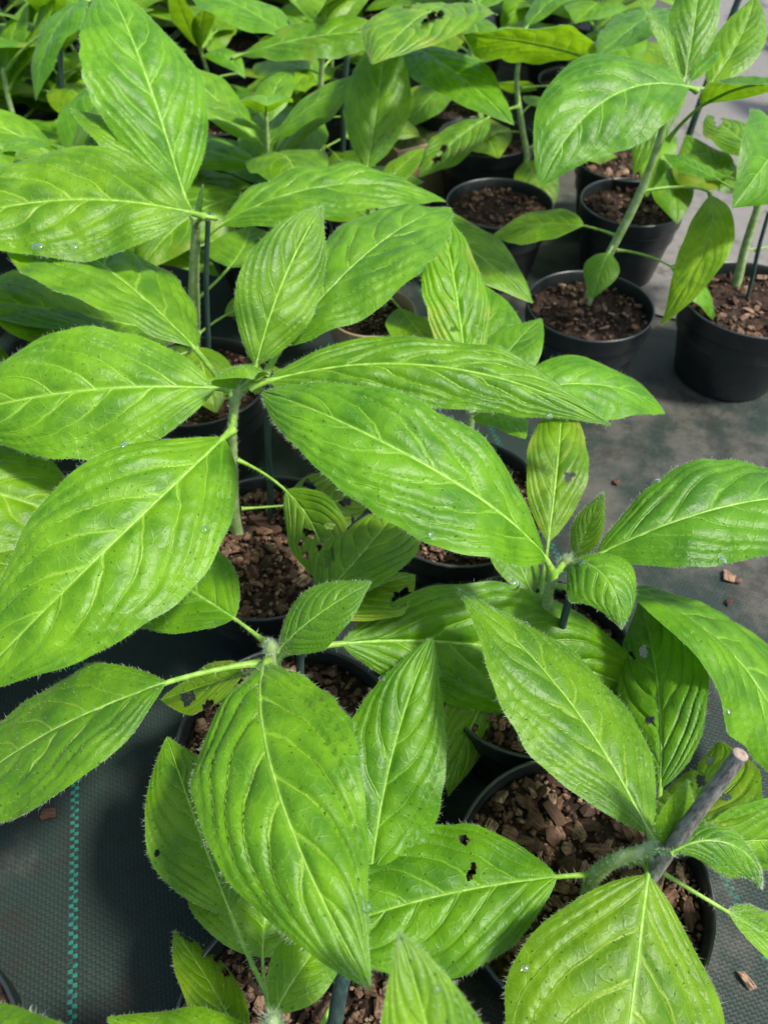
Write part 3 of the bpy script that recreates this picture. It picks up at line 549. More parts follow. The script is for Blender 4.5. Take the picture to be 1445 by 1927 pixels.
def build_leaf(par, base, o, parent, porigin, seed, surf_key=None):
    r = np.random.default_rng(seed)
    d = o.get('d', 1); holes = o.get('holes', ())
    ns, nv = {2: (120, 48), 1: (64, 26), 0: (34, 14)}[d]
    if holes: ns, nv = (190, 80) if d else (110, 46)
    p, peak, f1, f2 = o.get('p', .05), o.get('peak', .44), o.get('f1', .12), o.get('f2', -.22)
    s, C, T, S, N = spine(par, 60); L = par[4]
    def at(arr, u): return np.stack([np.interp(u, s, arr[:, k]) for k in range(3)], -1)
    u = np.linspace(p * .92, 1, ns); v = np.linspace(-1, 1, nv + 1)
    hw = L * par[5] * profile(u, p, peak) + .0006 * (1 - u)
    hw = hw[:, None] * np.ones_like(v)[None]
    for sg in (0, 1):                                     # each margin a little uneven
        e = 1 + sines(u * L, 0, .022, (.02, .07), r, 5)
        m = (v > 0) if sg else (v <= 0); hw[:, m] *= e[:, None]
    U, Vv = np.meshgrid(u, v, indexing='ij'); av = np.abs(Vv); q = np.clip((U - p) / (1 - p), 0, 1)
    X, Yf = U * L, Vv * hw; sc = L / .2
    xi = q - (.22 * av + .34 * av ** 3) + sines(X, Yf, .006, (.03, .06), r)
    ph = xi * NV_ + .42 * (Vv > 0)
    dv = .5 - np.abs((ph + 20) % 1 - .5)
    arch = np.clip(dv / .5, 0, 1) ** .45
    env = np.clip(av / .14, 0, 1) * np.clip((1 - av) / .22, 0, 1) * np.clip(q / .2, 0, 1) * np.clip((1 - q) / .3, 0, 1)
    rel = o.get('rel', 1.0)
    H = (.0012 * rel * arch - .0014 * rel * np.exp(-(dv / .085) ** 2)) * sc * env
    H += sines(X, Yf, .0003 * sc, (.012, .03), r) * env + sines(X, Yf, .0014 * sc, (.035, .09), r) * np.clip(av * 1.6, 0, 1) * np.clip(hw / (.02*sc), 0, 1)
    H -= .0011 * sc * np.exp(-(Vv / .07) ** 2) * np.clip(q / .1, 0, 1)
    wave = np.where(Vv > 0, np.sin(q * r.uniform(9, 15) + r.uniform(0, 6)), np.sin(q * r.uniform(9, 15) + r.uniform(0, 6)))
    H += .0024 * sc * wave * av ** 3 * np.sin(np.pi * q)
    H += hw * (f1 * av + f2 * Vv ** 2)
    Cu, Su, Nu, Tu = at(C, u), at(S, u), at(N, u), at(T, u)
    Vx = Cu[:, None] + Su[:, None] * Yf[..., None] + Nu[:, None] * H[..., None]
    V3 = Vx.reshape(-1, 3); F = grid_faces(ns, nv + 1)
    brown = np.zeros(len(V3))
    W2 = proj(V3 + base)
    if holes:
        dead = np.zeros(len(V3), bool)
        for (hx, hy, hr) in holes:
            ang = np.arctan2(W2[:, 1] - hy, W2[:, 0] - hx); dd = np.hypot(W2[:, 0] - hx, W2[:, 1] - hy)
            rr = hr * (1 + .3 * np.sin(ang * 2 + r.uniform(0, 6)) + .18 * np.sin(ang * 5 + r.uniform(0, 6)) + .1 * np.sin(ang * 9 + r.uniform(0, 6)))
            dead |= dd < rr; brown = np.maximum(brown, np.clip(1 - (dd - rr) / 4.0, 0, 1) * .8)
        F = F[~dead[F].any(1)]
    lo = mesh_obj('leaf', V3, F, M['leaf'], parent, base - porigin)
    me = lo.data; li = np.empty(len(me.loops), np.int32); me.loops.foreach_get('vertex_index', li)
    for nm, a in (('leaf', np.stack([q.ravel(), Vv.ravel() * .5 + .5], -1)), ('flat', np.stack([X.ravel() + seed * .37, Yf.ravel()], -1))):
        me.uv_layers.new(name=nm).data.foreach_set('uv', a[li].astype(np.float32).ravel())
    at_ = me.attributes.new('brown', 'FLOAT', 'POINT'); at_.data.foreach_set('value', brown.astype(np.float32))
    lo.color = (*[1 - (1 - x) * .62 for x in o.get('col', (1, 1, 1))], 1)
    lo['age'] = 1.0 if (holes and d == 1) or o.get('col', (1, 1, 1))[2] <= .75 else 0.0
    # petiole and midrib
    um = np.linspace(0, .97, 40); r0 = L * .0072 + .0003
    base_sheath = 1 + .9 * np.exp(-um / .035)
    rad = base_sheath * np.where(um < p, r0 * (1 - .12 * um / max(p, .01)), r0 * .9 * (1 - (um - p) / (1 - p)) ** .85 * .82 + .00025)
    Cm = at(C, um) - at(N, um) * (np.where(um < p, .25, .62) * rad)[:, None] - at(N, um) * (np.clip((um - p) / .1, 0, 1) * .0009 * sc)[:, None]
    tv, tf = tube(Cm, rad, 8)
    if holes:
        tw2 = proj(tv + base); dead = np.zeros(len(tv), bool)
        for (hx, hy, hr) in holes: dead |= np.hypot(tw2[:, 0] - hx, tw2[:, 1] - hy) < hr * .9
        tf = tf[~dead[tf].any(1)]
    mesh_obj('midrib', tv, tf, M['rib'], lo)
    # down along the margins, the midrib and, on young leaves, the whole blade
    if d >= 1:
        amt = {2: 1.0, 1: .45}[d]; roots, dirs = [], []
        per = int(2 * L / .00075 * amt)
        uu = r.uniform(p * .9, .995, per); sg = np.where(r.random(per) < .5, 1, -1)
        fu = np.clip((uu - u[0]) / (1 - u[0]) * (ns - 1), 0, ns - 1.001); iu = fu.astype(int); iv = np.where(sg > 0, nv, 0); fu = (fu - iu)[:, None]
        R0 = Vx[iu, iv] * (1 - fu) + Vx[iu + 1, iv] * fu; ln = (.0009 + .0026 * r.random(per) ** 2.2)[:, None] * min(1.1, .55 + sc * .5)
        D = Su[iu] * sg[:, None] * .8 + Tu[iu] * r.normal(.2, .2, per)[:, None] + Nu[iu] * r.normal(.25, .28, per)[:, None]
        D /= np.linalg.norm(D, axis=1)[:, None]; roots.append(R0); dirs.append(D * ln)
        ns2 = int((2200 if o.get('hair') else 500) * amt * min(1.4, sc * (1.1 if not o.get('hair') else 1.5)))
        a = r.integers(2, ns - 2, ns2); b = r.integers(0, nv + 1, ns2)
        D = Nu[a] * .8 + Tu[a] * .55 + r.normal(size=(ns2, 3)) * .25; D /= np.linalg.norm(D, axis=1)[:, None]
        jf = r.random((ns2, 1)); b2 = np.clip(b + 1, 0, nv); roots.append(Vx[a, b] * (1 - jf) + Vx[a + 1, b2] * jf); dirs.append(D * r.uniform(.0009, .0022 if o.get('hair') else .0016, ns2)[:, None])
        nm_ = int(500 * amt * (p + .25)); a = r.uniform(0, min(1, p + .35), nm_)
        ia = a * 39 / .97; ia = np.clip(ia.astype(int), 0, 39); th = r.uniform(0, 6.28, nm_)
        D = at(S, a) * np.cos(th)[:, None] + at(N, a) * np.sin(th)[:, None] + at(T, a) * .3
        roots.append(Cm[ia] + D * rad[ia][:, None] * .9); dirs.append(D * r.uniform(.0016, .0036, nm_)[:, None])
        hair_mesh('hair', np.concatenate(roots), np.concatenate(dirs), lo, .00012)
    SURF.append((lo, V3 + base, Nu.repeat(nv + 1, 0), W2))
    return lo

def build_plant(key, P, label, group=None):
    hairy = key in 'ABCDEFG'
    if 'xy' in P:
        b = np.array([*P['xy'], .15]); pts = np.array([[*P['xy'], .13], P['top']])
    else:
        b = at_z(*P['base'], .15); pts = np.array([b - [0, 0, .025]] + [at_y(*n, b[1]) for n in P['node']])
    root = empty('leafy_plant', b); tag(root, label, 'plant', group)
    path = smooth_path(np.vstack([pts[:1], b[None], pts[1:]]) if 'xy' not in P else pts, 26)
    rad = P['r'] * np.linspace(1.1, .62, 26) * (1 + .03 * np.sin(np.linspace(0, 14, 26)))
    tv, tf = tube(path, rad, 12); tv = tv - b
    st = mesh_obj('stem', tv, tf, M['stem'], root)
    ax_ = path[-1] - path[-3]; ax_ /= np.linalg.norm(ax_); rb_ = rad[-1]
    bt = np.linspace(0, 1, 8)[:, None]
    bv, bf = tube(path[-1] - b + ax_ * (bt * rb_ * 3.2 - rb_ * .3), rb_ * np.array([1, 1.12, 1.15, 1.1, .95, .72, .42, .03]), 12)
    bud = mesh_obj('bud', bv, bf, M['stem'], root)
    if not hairy: return root, b, path
    nb = 700; k_ = rng.integers(0, len(bv), nb); D = bv[k_] - (path[-1] - b); D /= np.linalg.norm(D, axis=1)[:, None] + 1e-9; D = D + rng.normal(size=D.shape) * .3
    hair_mesh('hair', bv[k_] + rng.normal(size=(nb, 3)) * .0005, D * rng.uniform(.0015, .0035, nb)[:, None], bud, .00014)
    n = 2600; i = np.clip((25 * rng.random(n) ** .6).astype(int), 0, 24); j = rng.integers(0, 12, n)
    ro = tv.reshape(26, 12, 3)[i, j] * .5 + tv.reshape(26, 12, 3)[i + 1, (j + 1) % 12] * .5; ax = (path[i] + path[i+1]) / 2 - b; D = ro - ax; D /= np.linalg.norm(D, axis=1)[:, None] + 1e-9
    ta = path[i + 1] - path[i]; ta /= np.linalg.norm(ta, axis=1)[:, None]
    D = D * .55 + ta * .75 + rng.normal(size=D.shape) * .25
    hair_mesh('hair', ro, D * rng.uniform(.0012, .0026, n)[:, None], st, .00012)
    return root, b, path
def join_petiole(root, b, path, lb, par, jn, r):
    """leaf whose blade starts away from the stem: a petiole carries it"""
    dist = np.linalg.norm(path - lb, axis=1)
    if jn is not None: k = int(np.linalg.norm(proj(path) - np.array(jn), axis=1).argmin())
    else:
        w = dist + np.where(path[:, 2] > lb[2] + .01, .1, 0); k = int(w.argmin())
    if dist[k] < .012: return
    a = path[k]; az, e0 = par[0], par[1]
    t1 = np.array([math.cos(e0) * math.sin(az), math.cos(e0) * math.cos(az), math.sin(e0)])
    dl = np.linalg.norm(lb - a); t0 = (lb - a) / dl + np.array([0, 0, .35])
    t = np.linspace(0, 1, 18)[:, None]
    pts = (2*t**3-3*t**2+1)*a + (t**3-2*t**2+t)*dl*t0 + (-2*t**3+3*t**2)*(lb + t1*.004) + (t**3-t**2)*dl*t1*.8
    tv, tf = tube(pts - b, np.linspace(r * 1.15, r, 18), 8)
    o = mesh_obj('petiole', tv, tf, M['rib'], root)
    n = 200; i = rng.integers(0, 17, n); D = rng.normal(size=(n, 3)); D /= np.linalg.norm(D, axis=1)[:, None]
    hair_mesh('hair', pts[i] - b + D * r * .8, D * rng.uniform(.0018, .0035, n)[:, None], o)

# pots
def lathe(prof, k=56):
    th = np.linspace(0, 2 * np.pi, k, endpoint=False); pr = np.array(prof)
    V = np.stack([pr[:, 0][:, None] * np.cos(th), pr[:, 0][:, None] * np.sin(th), np.repeat(pr[:, 1][:, None], k, 1)], -1).reshape(-1, 3)
    return V, grid_faces(len(pr), k, True)
CHIPS = []
def hull_chip(r, dims):
    import bmesh
    bm = bmesh.new()
    for _ in range(14):
        q = r.normal(size=3); q /= np.linalg.norm(q); q = np.sign(q) * np.abs(q) ** .6 * r.uniform(.8, 1.05)
        bm.verts.new(Vector((q * np.array(dims) * .5).tolist()))
    bmesh.ops.convex_hull(bm, input=bm.verts)
    bmesh.ops.delete(bm, geom=[v for v in bm.verts if not v.link_faces], context='VERTS')
    me = bpy.data.meshes.new('bark_chip'); bm.to_mesh(me); bm.free(); me.materials.append(M['bark']); return me
for i in range(16):
    r_ = np.random.default_rng(100 + i); a = r_.uniform(.8, 1.3)
    CHIPS.append(hull_chip(r_, (.012 * a, .012 * r_.uniform(.45, .9), .012 * r_.uniform(.25, .5))))
def build_pot(c, label, rad=.092, h=.165, mat='pot', chips=90, group=None, crumbs=500, seed=1, big=1.0):
    r = np.random.default_rng(seed); k = rad / .092
    root = empty('plant_pot', (c[0], c[1], GZ)); h = h - GZ; tag(root, label, 'pot', group)
    root.rotation_euler.z = r.uniform(0, 6)
    rb = rad * .74; hz = h
    body = [(0, .006), (rb * .82, .006), (rb * .86, .0), (rb * .97, .0), (rb, .004), (rad * .955, hz - .024), (rad * .955 + .0002, hz - .0235)]
    V, F = lathe([(max(a, .0005), b) for a, b in body]); mesh_obj('body', V, F, M[mat], root)
    ri = [(rad * .952, hz - .026), (rad * .985, hz - .0255), (rad * .992, hz - .023), (rad * .990, hz - .006), (rad * 1.0, hz - .0045), (rad * 1.004, hz - .002), (rad * .999, hz), (rad * .977, hz), (rad * .970, hz - .002), (rad * .957, hz - .0065), (rad * .952, hz - .02), (rad * .93, hz - .05)]
    V, F = lathe(ri); mesh_obj('rim', V, F, M[mat], root)
    zs = hz - .019; n1, n2 = 14, 40
    rr = np.linspace(.001, rad * .945, n1)[:, None] * np.ones(n2); th = np.linspace(0, 2 * np.pi, n2, endpoint=False)[None] * np.ones((n1, 1))
    x, y = rr * np.cos(th), rr * np.sin(th); z = zs + sines(x, y, .0028, (.02, .06), r, 8)
    V = np.stack([x, y, z], -1).reshape(-1, 3)
    so = mesh_obj('soil', V, grid_faces(n1, n2, True), M['soil'], root)
    for i in range(chips):
        a, q = r.uniform(0, 6.283), rad * .90 * math.sqrt(r.random())
        o = link('bark_chip', CHIPS[r.integers(16)], so, (q * math.cos(a), q * math.sin(a), zs + r.uniform(.001, .0075)))
        o.rotation_euler = (r.normal() * .45, r.normal() * .45, r.uniform(0, 6.28)); s = r.uniform(.55, 1.65) * big * min(1, k + .1)
        if r.random() < .12: s *= 1.35
        s = min(s, 2.1); o.scale = (s, s, s)
    VV, FF = [], []; off = 0
    for i in range(crumbs):
        a, q = r.uniform(0, 6.283), rad * .935 * math.sqrt(r.random()); s = r.uniform(.0015, .0042)
        P = r.normal(size=(6, 3)); P /= np.linalg.norm(P, axis=1)[:, None]; P = P * s * np.array([1.2, .8, .55])
        oc = np.array([[1,0,0],[-1,0,0],[0,1,0],[0,-1,0],[0,0,1],[0,0,-1]]) * s * r.uniform(.5, 1.3, (6, 1)) * np.array([1.3, .9, .6])
        b_ = r.uniform(0, 6.28); rot = np.array([[math.cos(b_), -math.sin(b_), 0], [math.sin(b_), math.cos(b_), 0], [0, 0, 1]])
        oc = oc @ rot.T + P * .15 + [q * math.cos(a), q * math.sin(a), zs + r.uniform(0, .005)]
        VV.append(oc); FF.append(np.array([[0,2,4],[2,1,4],[1,3,4],[3,0,4],[2,0,5],[1,2,5],[3,1,5],[0,3,5]]) + off); off += 6
    if crumbs:
        cr = mesh_obj('bark_crumbs', np.concatenate(VV), np.concatenate(FF), M['bark'], so, smooth=False); tag(cr, kind='stuff')
    return root
def stake(p0, p1, rad, mat, label, group=None, taper=.85):
    p0, p1 = np.array(p0, float), np.array(p1, float); n = 24
    o = empty('plant_stake', p0); tag(o, label, 'stake', group)
    t = np.linspace(0, 1, n)[:, None]; P = p0 + (p1 - p0) * t + np.array([.0012, .0008, 0]) * np.sin(t * 7)
    P = P - p0
    rr = rad * np.linspace(1, taper, n) * (1 + .015 * np.sin(np.linspace(0, 30, n)))
    if mat == 'cane': rr[15] *= 1.13; rr[6] *= 1.1
    # object-space z along the stake so the grain runs lengthwise
    tv, tf = tube(P, rr, 14); sh = mesh_obj('shaft', tv, tf, M[mat], o)
    ax = (p1 - p0) / np.linalg.norm(p1 - p0)
    cap = tv[-14:]; cc = cap.mean(0) + ax * rad * .12
    V = np.vstack([cap, cap * .93 + cc * .07 + ax * rad * .1, cc[None]])
    F = [(i, (i + 1) % 14, 14 + (i + 1) % 14, 14 + i) for i in range(14)] + [(14 + i, 14 + (i + 1) % 14, 28) for i in range(14)]
    mesh_obj('cut_end', V, F, M['cut' if mat == 'cane' else mat], o)
    return o
# ------------------------------------------------------------------ setting
g = 14.0
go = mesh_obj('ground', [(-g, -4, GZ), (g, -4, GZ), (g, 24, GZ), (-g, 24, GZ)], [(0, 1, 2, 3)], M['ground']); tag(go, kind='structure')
c0, c1 = at_z(1262, 470, GZ), at_z(1425, 40, GZ); dvec = (c1 - c0) / np.linalg.norm(c1 - c0); nrm_ = np.array([dvec[1], -dvec[0], 0])
qa, qb = c0 - dvec * .22, c1 + dvec * 6
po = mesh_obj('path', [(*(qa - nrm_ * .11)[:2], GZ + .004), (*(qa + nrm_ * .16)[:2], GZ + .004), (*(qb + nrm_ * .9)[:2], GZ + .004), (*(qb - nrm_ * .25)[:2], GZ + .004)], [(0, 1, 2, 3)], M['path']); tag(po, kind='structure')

# ------------------------------------------------------------------ plants, pots
PLABEL = {
 'A': 'plant with a hairy young whorl and wide leaves, beside a dark green stake',
 'B': 'plant with a tiny rolled bud and one big downy leaf hanging forward',
 'C': 'plant beside the thick grey cut cane, with speckled leaf and hairy stem',
 'D': 'plant with a downy blue-green young leaf curled over its short green stake',
 'F': 'low plant with a chewed leaf and pale spotted petiole by the green thread',
 'G': 'plant behind the curled-leaf one, with an upright pale leaf marked by black specks',
 'E': 'tall plant with silvery stem and one large upright oval leaf',
 'Q': 'tall leaning plant with bare slanting stem and a twisted hanging leaf',
 'I': 'plant with thick bare stem at the outer side of the leaning plant',
 'S': 'plant with pale yellowish stem and a faded leaf hanging to the soil',
 'T': 'plant with a straight brownish stem between two thin stakes, dark arching leaf on top',
 'N': 'plant in the round tan pot, with a long pale upright leaf',
 'V': 'plant with a drooping grey-green downy leaf and narrow upright leaves',
 'W': 'plant whose dark leaves reach under the wide-leaved whorl',
 'X': 'plant whose glossy leaf tip tucks under the biggest wide leaf',
 'U': 'small plant with upright light leaves behind the large oval leaf',
 'P': 'plant with a single pointed leaf rising in front of the low plant',
 'Z': 'plant whose leaf tip lies at the foot of the green guide thread',
 'J': 'plant with a straight stem standing behind the leaning plant',
 'K': 'plant with a ragged leaf full of black-edged holes',
}
POTLABEL = {
 'A': 'black pot of bark chips under the wide-leaved whorl', 'B': 'black pot of bark chips below the rolled bud, holed yellow leaf on its rim',
 'C': 'black pot of coarse reddish bark holding the thick grey cane', 'D': 'black pot under the curled downy leaf',
 'F': 'black pot of dark bark beside the green guide thread, chewed leaf over its rim', 'G': 'black pot under the black-specked upright leaf',
 'E': 'black pot under the tall silvery-stemmed plant', 'Q': 'black pot with the leaning bare stem, wide view of its chips',
 'I': 'black pot with smooth bare side standing alone on the mat at the outer end', 'S': 'black pot under the faded hanging leaf',
 'T': 'black pot holding two thin stakes', 'N': 'round tan plastic pot', 'V': 'black pot under the drooping grey-green leaf',
 'W': 'black pot hidden below dark spreading leaves', 'X': 'black pot under the glossy tucked leaf', 'U': 'black pot behind the large oval leaf',
 'P': 'black pot under the single pointed leaf', 'Z': 'black pot at the foot of the green guide thread', 'J': 'black pot with pale rim behind the leaning stem',
 'K': 'black pot with scuffed grey rim under the ragged holed leaf',
}
ROOT = {}
for i, (k, P) in enumerate(PLANTS.items()):
    c = at_z(*P['pot'], .165) if 'pot' in P else np.array([*P['xy'], 0])
    near = k in 'ABCDFG'
    build_pot(c, POTLABEL[k], rad={'Q': .085, 'J': .082, 'S': .085, 'K': .088, 'I': .094, 'N': .058, 'E': .085}.get(k, .092), mat='tan' if k == 'N' else 'pot',
              chips=210 if near else (70 if k in 'QIJS' else 24), crumbs=900 if near else 250, seed=20 + i, big=1.0 if k == 'C' else .8)
    ROOT[k] = build_plant(k, P, PLABEL[k])
for i, ((pl, base, tip, mids, outs, o), f) in enumerate(zip(LEAVES, FITTED)):
    root, b, path = ROOT[pl]
    join_petiole(root, b, path, f[1], f[0], o.get('jn'), f[0][4] * .0072 + .0003)
    build_leaf(f[0], f[1], o, root, b, i + 1)

# lower leaves of the background plants
for (pl, n_, fmax) in (('T', 6, .75), ('U', 5, .8), ('V', 5, .7), ('K', 6, .8), ('S', 3, .6), ('N', 4, .6), ('E', 4, .45), ('W', 5, .8), ('J', 3, .6)):
    root, b, path = ROOT[pl]; r = np.random.default_rng(sum(map(ord, pl)) * 7)
    for j in range(n_):
        f = .2 + (fmax - .2) * j / n_; e0 = r.uniform(-.05, .35)
        par = (j * 2.4 + r.uniform(0, 1) + (1.5 if pl in 'SE' else 0), e0, e0 - r.uniform(.3, .9), r.normal() * .3, r.uniform(.13, .2), .22 * r.uniform(.85, 1.2), r.normal() * .25, r.normal() * .2)
        v = r.uniform(.6, 1.05)
        build_leaf(par, path[int(f * 25)], dict(d=0, p=.28, col=(v * r.uniform(.95, 1.25), v, v * .8)), root, b, 300 + j + ord(pl) * 9)

# ------------------------------------------------------------------ stakes
def vstake(px, py, z0, ytop, rad, mat, label, lean=(0, 0), **kw):
    b = at_z(px, py, z0); t = at_y(ytop[0], ytop[1], b[1] + lean[1]); stake(b - [0, 0, .02], t, rad, mat, label, **kw)
vstake(502, 968, .15, (507, 700), .0034, 'green_stake', 'dark green stake beside the hairy young whorl')
vstake(568, 1330, .15, (566, 1212), .0036, 'green_stake', 'green stake behind the rolled bud')
c = at_z(1140, 1765, .15); stake(c, at_z(1390, 1421, .355), .0046, 'cane', 'thick grey cut cane leaning out of the coarse bark', taper=.95)
vstake(1040, 1240, .15, (1092, 1062), .0036, 'green_stake', 'short dark stake under the curled downy leaf')
b = at_z(610, 2000, .15); stake(b, at_z(668, 1760, .27), .0052, 'green_stake', 'grey-green stake in the pot of the chewed leaf')
vstake(640, 330, .15, (653, 95), .0052, 'green_stake', 'taller of two thin stakes by the straight brownish stem')
vstake(652, 330, .15, (671, 186), .0045, 'green_stake', 'shorter of two thin stakes by the straight brownish stem')
vstake(385, 700, .15, (391, 402), .0032, 'green_stake', 'thin stake behind the silvery stem')
vstake(1265, 330, .15, (1395, -20), .0058, 'green_stake', 'slanting dark stake behind the leaning plant')
vstake(1408, 560, .15, (1445, 400), .003, 'green_stake', 'thin grey stake beside the thick bare stem')
vstake(122, 280, .15, (112, 90), .005, 'green_stake', 'dark stake beside the drooping grey-green leaf')
vstake(1120, 520, .15, (1215, 330), .0032, 'green_stake', 'dark stake along the leaning bare stem')
vstake(62, 260, .1, (52, 150), .005, 'green_stake', 'blue-green stake at the plant with narrow upright leaves')

# ------------------------------------------------------------------ spare pots and the rows behind
used = [tuple(at_z(*P['pot'], .165)[:2]) if 'pot' in P else P['xy'] for P in PLANTS.values()]
spare = at_z(1175, 300, .165); build_pot(spare, 'black pot with pale scuffed rim under the big arched leaf', rad=.082, chips=30, crumbs=200, seed=71); used.append(tuple(spare[:2]))
spare = at_z(850, 190, .165); build_pot(spare, 'black pot beside the square tan pot', rad=.085, chips=24, crumbs=200, seed=72); used.append(tuple(spare[:2]))
# square tan pot
sq = at_z(775, 245, .153); root = empty('square_pot', (sq[0], sq[1], GZ)); tag(root, 'square tan plastic pot with mossy soil', 'pot'); used.append(tuple(sq[:2]))
def frustum(a0, a1, z0, z1): return [(sx * a, sy * a, z) for a, z in ((a0, z0), (a1, z1)) for sx, sy in ((-1, -1), (1, -1), (1, 1), (-1, 1))]
V, F = [], []
for (a0, a1, z0, z1) in ((.052, .064, 0, .09), (.068, .069, .0902, .115), (.0645, .063, .115, .09)):
    o_ = len(V); V += frustum(a0, a1, z0, z1); F += [(o_ + i, o_ + (i + 1) % 4, o_ + 4 + (i + 1) % 4, o_ + 4 + i) for i in range(4)]
F += [(4, 5, 9, 8), (5, 6, 10, 9), (6, 7, 11, 10), (7, 4, 8, 11), (12, 13, 17, 16), (13, 14, 18, 17), (14, 15, 19, 18), (15, 12, 16, 19)]
mesh_obj('body', V, F, M['tan'], root, smooth=False)
xs = np.linspace(-.0625, .0625, 16); gx, gy = np.meshgrid(xs, xs, indexing='ij')
mossy = simple('moss', (.03, .05, .012), .95, .2, 120, (.10, .12, .03), (300, 1, .004))
mesh_obj('soil', np.stack([gx, gy, (.1) + sines(gx, gy, .004, (.02, .05), np.random.default_rng(3))], -1).reshape(-1, 3), grid_faces(16, 16), mossy, root)
root.rotation_euler.z = .5
# three plants of the far rows, then copies
def far_plant(seed):
    r = np.random.default_rng(seed); P = dict(xy=(0, 0), top=(r.normal() * .02, r.normal() * .02, .15 + r.uniform(.12, .2)), r=.005)
    root, b, path = build_plant('far', P, 'leafy plant in the far rows', 'plants in the far rows')
    nl = 13
    for j in range(nl):
        f = .35 + .65 * j / (nl - 1); pos = path[int(f * 25)]
        e0 = -.1 + 1.1 * f + r.normal() * .12
        par = (j * 2.4 + r.normal() * .3, e0, e0 - r.uniform(.5, 1.1), r.normal() * .3, (.24 - .1 * max(0, f - .7) / .3) * r.uniform(.85, 1.1), .21 * r.uniform(.85, 1.15), r.normal() * .15, 0)
        v = r.uniform(.72, 1.1)
        build_leaf(par, pos, dict(d=0, p=.16 * (1 - f) + .04, col=(v * r.uniform(.9, 1.1), v, v * .85)), root, b, 500 + seed * 20 + j)
    return root
def copy_tree(o, parent=None):
    c = o.copy(); COL.objects.link(c); c.parent = parent
    for ch in o.children: copy_tree(ch, c)
    return c
protos = [far_plant(s) for s in (1, 2, 3)]
pot0 = None; rr_ = np.random.default_rng(11); first = [True] * 3; cnt = 0
rows = [1.50, 1.72, 1.95, 2.2, 2.45]
GAPLAB = {(-.43, 1.04): 'between the grey-green drooping leaf and large oval leaf', (-.17, 1.10): 'behind the silvery stem and its arching leaf',
          (.02, 1.17): 'behind the long pale upright leaf', (-.66, 1.02): 'in front of the narrow upright leaves'}
gaps = list(GAPLAB)
spots = [(x + rr_.normal() * .02 + (yi % 2) * .12, y + rr_.normal() * .02) for yi, y in enumerate(rows) for x in np.arange(-(.34 + .5 * y), .34 + .5 * y + .01, .245)]
if True:
    for (xx, yy) in gaps + spots:
        if min(math.hypot(xx - a, yy - b_) for a, b_ in used) < .19: continue
        pd = np.array([xx, yy, 0]) - qa; al = pd @ dvec; la = abs(pd @ nrm_)
        if al > -.1 and la < .14 + al * .12: continue
        if xx > .35 and yy < 1.6: continue
        k = cnt % 3; cnt += 1
        if pot0 is None: pt = pot0 = build_pot((xx, yy), 'black pot in the far rows', chips=12, crumbs=120, seed=90, group='pots in the far rows')
        else: pt = copy_tree(pot0)
        pt.location = (xx, yy, GZ); pt.rotation_euler.z = rr_.uniform(0, 6)
        pl = protos[k] if first[k] else copy_tree(protos[k]); first[k] = False
        pl.location = (xx, yy, .15); pl.rotation_euler.z = rr_.uniform(0, 6.28); s = rr_.uniform(.85, 1.12); pl.scale = (s, s, s)
        used.append((xx, yy))
        if (xx, yy) in GAPLAB:
            pl['label'] = 'bushy plant ' + GAPLAB[(xx, yy)]; pt['label'] = 'black pot of the bushy plant ' + GAPLAB[(xx, yy)]
        else: pl['label'], pt['label'] = 'leafy plant in the far rows', 'black pot in the far rows'
for k in range(3):
    if first[k]: bpy.data.objects.remove(protos[k])

# ------------------------------------------------------------------ loose bits on the mat, drops on the leaves
for n_, (px, py, s, lab) in enumerate([(92, 1531, 1.5, 'pale bark flake lying by the green guide thread'), (1372, 1083, 1.5, 'reddish bark flake on the mat under the blue-green leaf'),
        (1388, 1092, .9, 'dark crumb of bark beside the reddish flake'), (1372, 1132, 1.1, 'dark bark flake near the edge of the wavy leaf'),
        (1405, 1845, 1.3, 'dark splintered bark flake on the mat beside the coarse bark pot'), (1345, 735, 1.3, 'bark flake at the foot of the smooth-sided pot'),
        (1160, 905, 1.0, 'small bark crumb between the young leaf and the speckled one')]):
    p_ = at_z(px, py, GZ + .004); o = link('bark_flake', CHIPS[(n_ * 3 + 2) % 16], None, p_); o.scale = (s, s, s * .8); o.rotation_euler = (.1, .1, n_ * 1.3)
    tag(o, lab, 'bark')
def drop_mesh():
    n1, n2 = 10, 18; ph = np.linspace(.001, np.pi, n1); th = np.linspace(0, 2 * np.pi, n2, endpoint=False)
    V = np.stack([np.outer(np.sin(ph), np.cos(th)), np.outer(np.sin(ph), np.sin(th)), np.outer(np.cos(ph), np.ones(n2)) * .62], -1).reshape(-1, 3)
    V[:, 2] = np.where(V[:, 2] < 0, V[:, 2] * .35, V[:, 2])
    return mesh_obj('water_drop', V, grid_faces(n1, n2, True), M['drop'], mesh_only=True)
DM = drop_mesh()
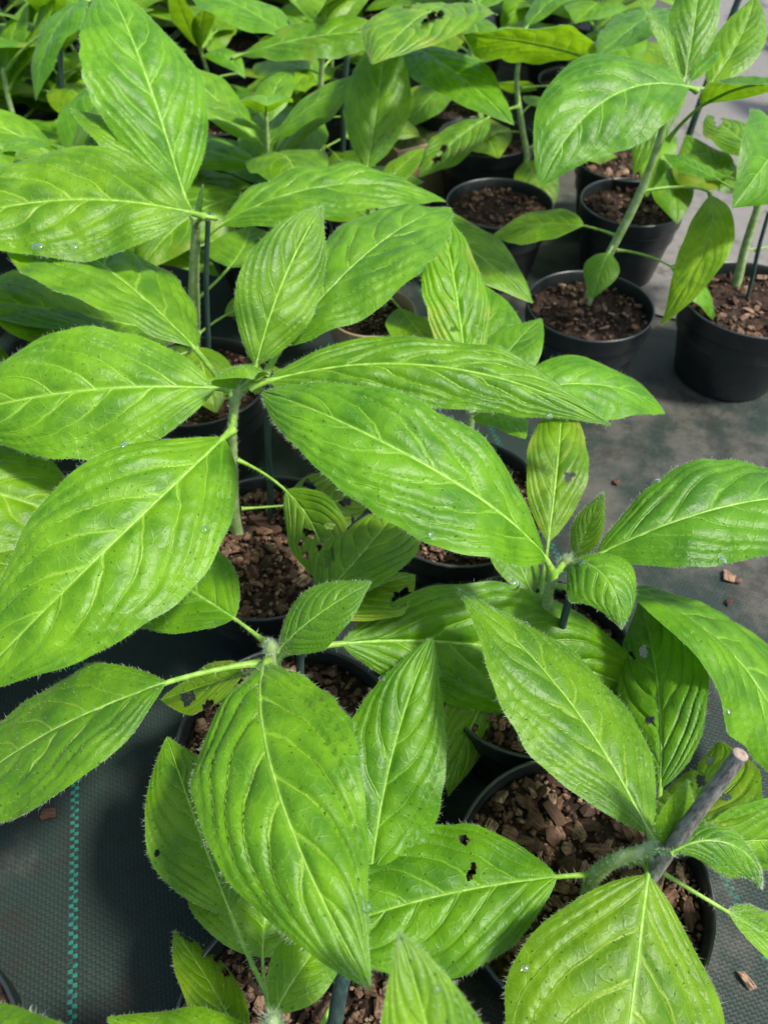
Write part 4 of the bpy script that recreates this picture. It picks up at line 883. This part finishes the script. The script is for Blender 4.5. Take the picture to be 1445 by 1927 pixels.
def drop(px, py, rpx, label, asp=1.0, group=None):
    best = None
    for (lo, V3, NN, W2) in SURF:
        d = np.hypot(W2[:, 0] - px, W2[:, 1] - py); i = int(d.argmin())
        if d[i] < 9:
            dep = float((V3[i] - CAM) @ FWD)
            if best is None or dep < best[0]: best = (dep, V3[i], NN[i])
    if best is None: return
    dep, p_, nn = best; rr = rpx / FPX * dep
    if nn @ (CAM - p_) < 0: nn = -nn
    o = link('water_drop', DM, None, p_ + nn * rr * .12); o.rotation_euler = Vector(nn.tolist()).to_track_quat('Z', 'Y').to_euler()
    o.scale = (rr * asp, rr, rr); tag(o, label, 'drop', group)
for (px, py, rp, lab, asp) in [
    (70, 467, 9, 'wide water drop on the lower edge of the speckled horizontal leaf, farther from the stem', 1.3), (139, 467, 8, 'water drop on the lower edge of the speckled horizontal leaf, nearer the stem', 1.2),
    (121, 874, 9, 'water drop at the tip of the leaf tucked under the biggest one', 1.3), (390, 997, 8, 'water drop on the inner edge of the biggest wide leaf', 1.1),
    (232, 838, 7, 'small water drop on the upper edge of the biggest wide leaf', 1.6), (965, 1102, 10, 'water drop on the top edge of the long shaded leaf', 1.3),
    (720, 1277, 7, 'water drop on the shoulder of the pale pointed leaf', 1.1), (1358, 1059, 8, 'water drop under the lower edge of the blue-green leaf', 1.1),
    (1234, 900, 6, 'clear water drop on the upper edge of the blue-green leaf', 1.1), (810, 1004, 8, 'water drop on the lower edge of the long bright leaf', 1.4),
    (1030, 783, 7, 'water drop on the lower edge of the narrow dark leaf', 1.3), (683, 1708, 10, 'bright water drop at the margin of the big downy leaf', 1.0),
    (982, 1830, 8, 'water drop on the flank of the big front leaf beside the cane', 1.1), (820, 1860, 8, 'water drop on the single pointed front leaf', 1.0),
    (88, 1278, 7, 'water drop where the biggest wide leaf meets the leaf below', 1.3), (995, 1172, 6, 'water drop on the shaded leaf beside the speckled leaf tip', 1.4),
    (978, 1392, 6, 'clear water drop on the margin of the speckled leaf by the coarse bark', 1.0), (1366, 1340, 7, 'water drop on the margin of the wavy leaf', 1.0)]:
    drop(px, py, rp, lab, asp)
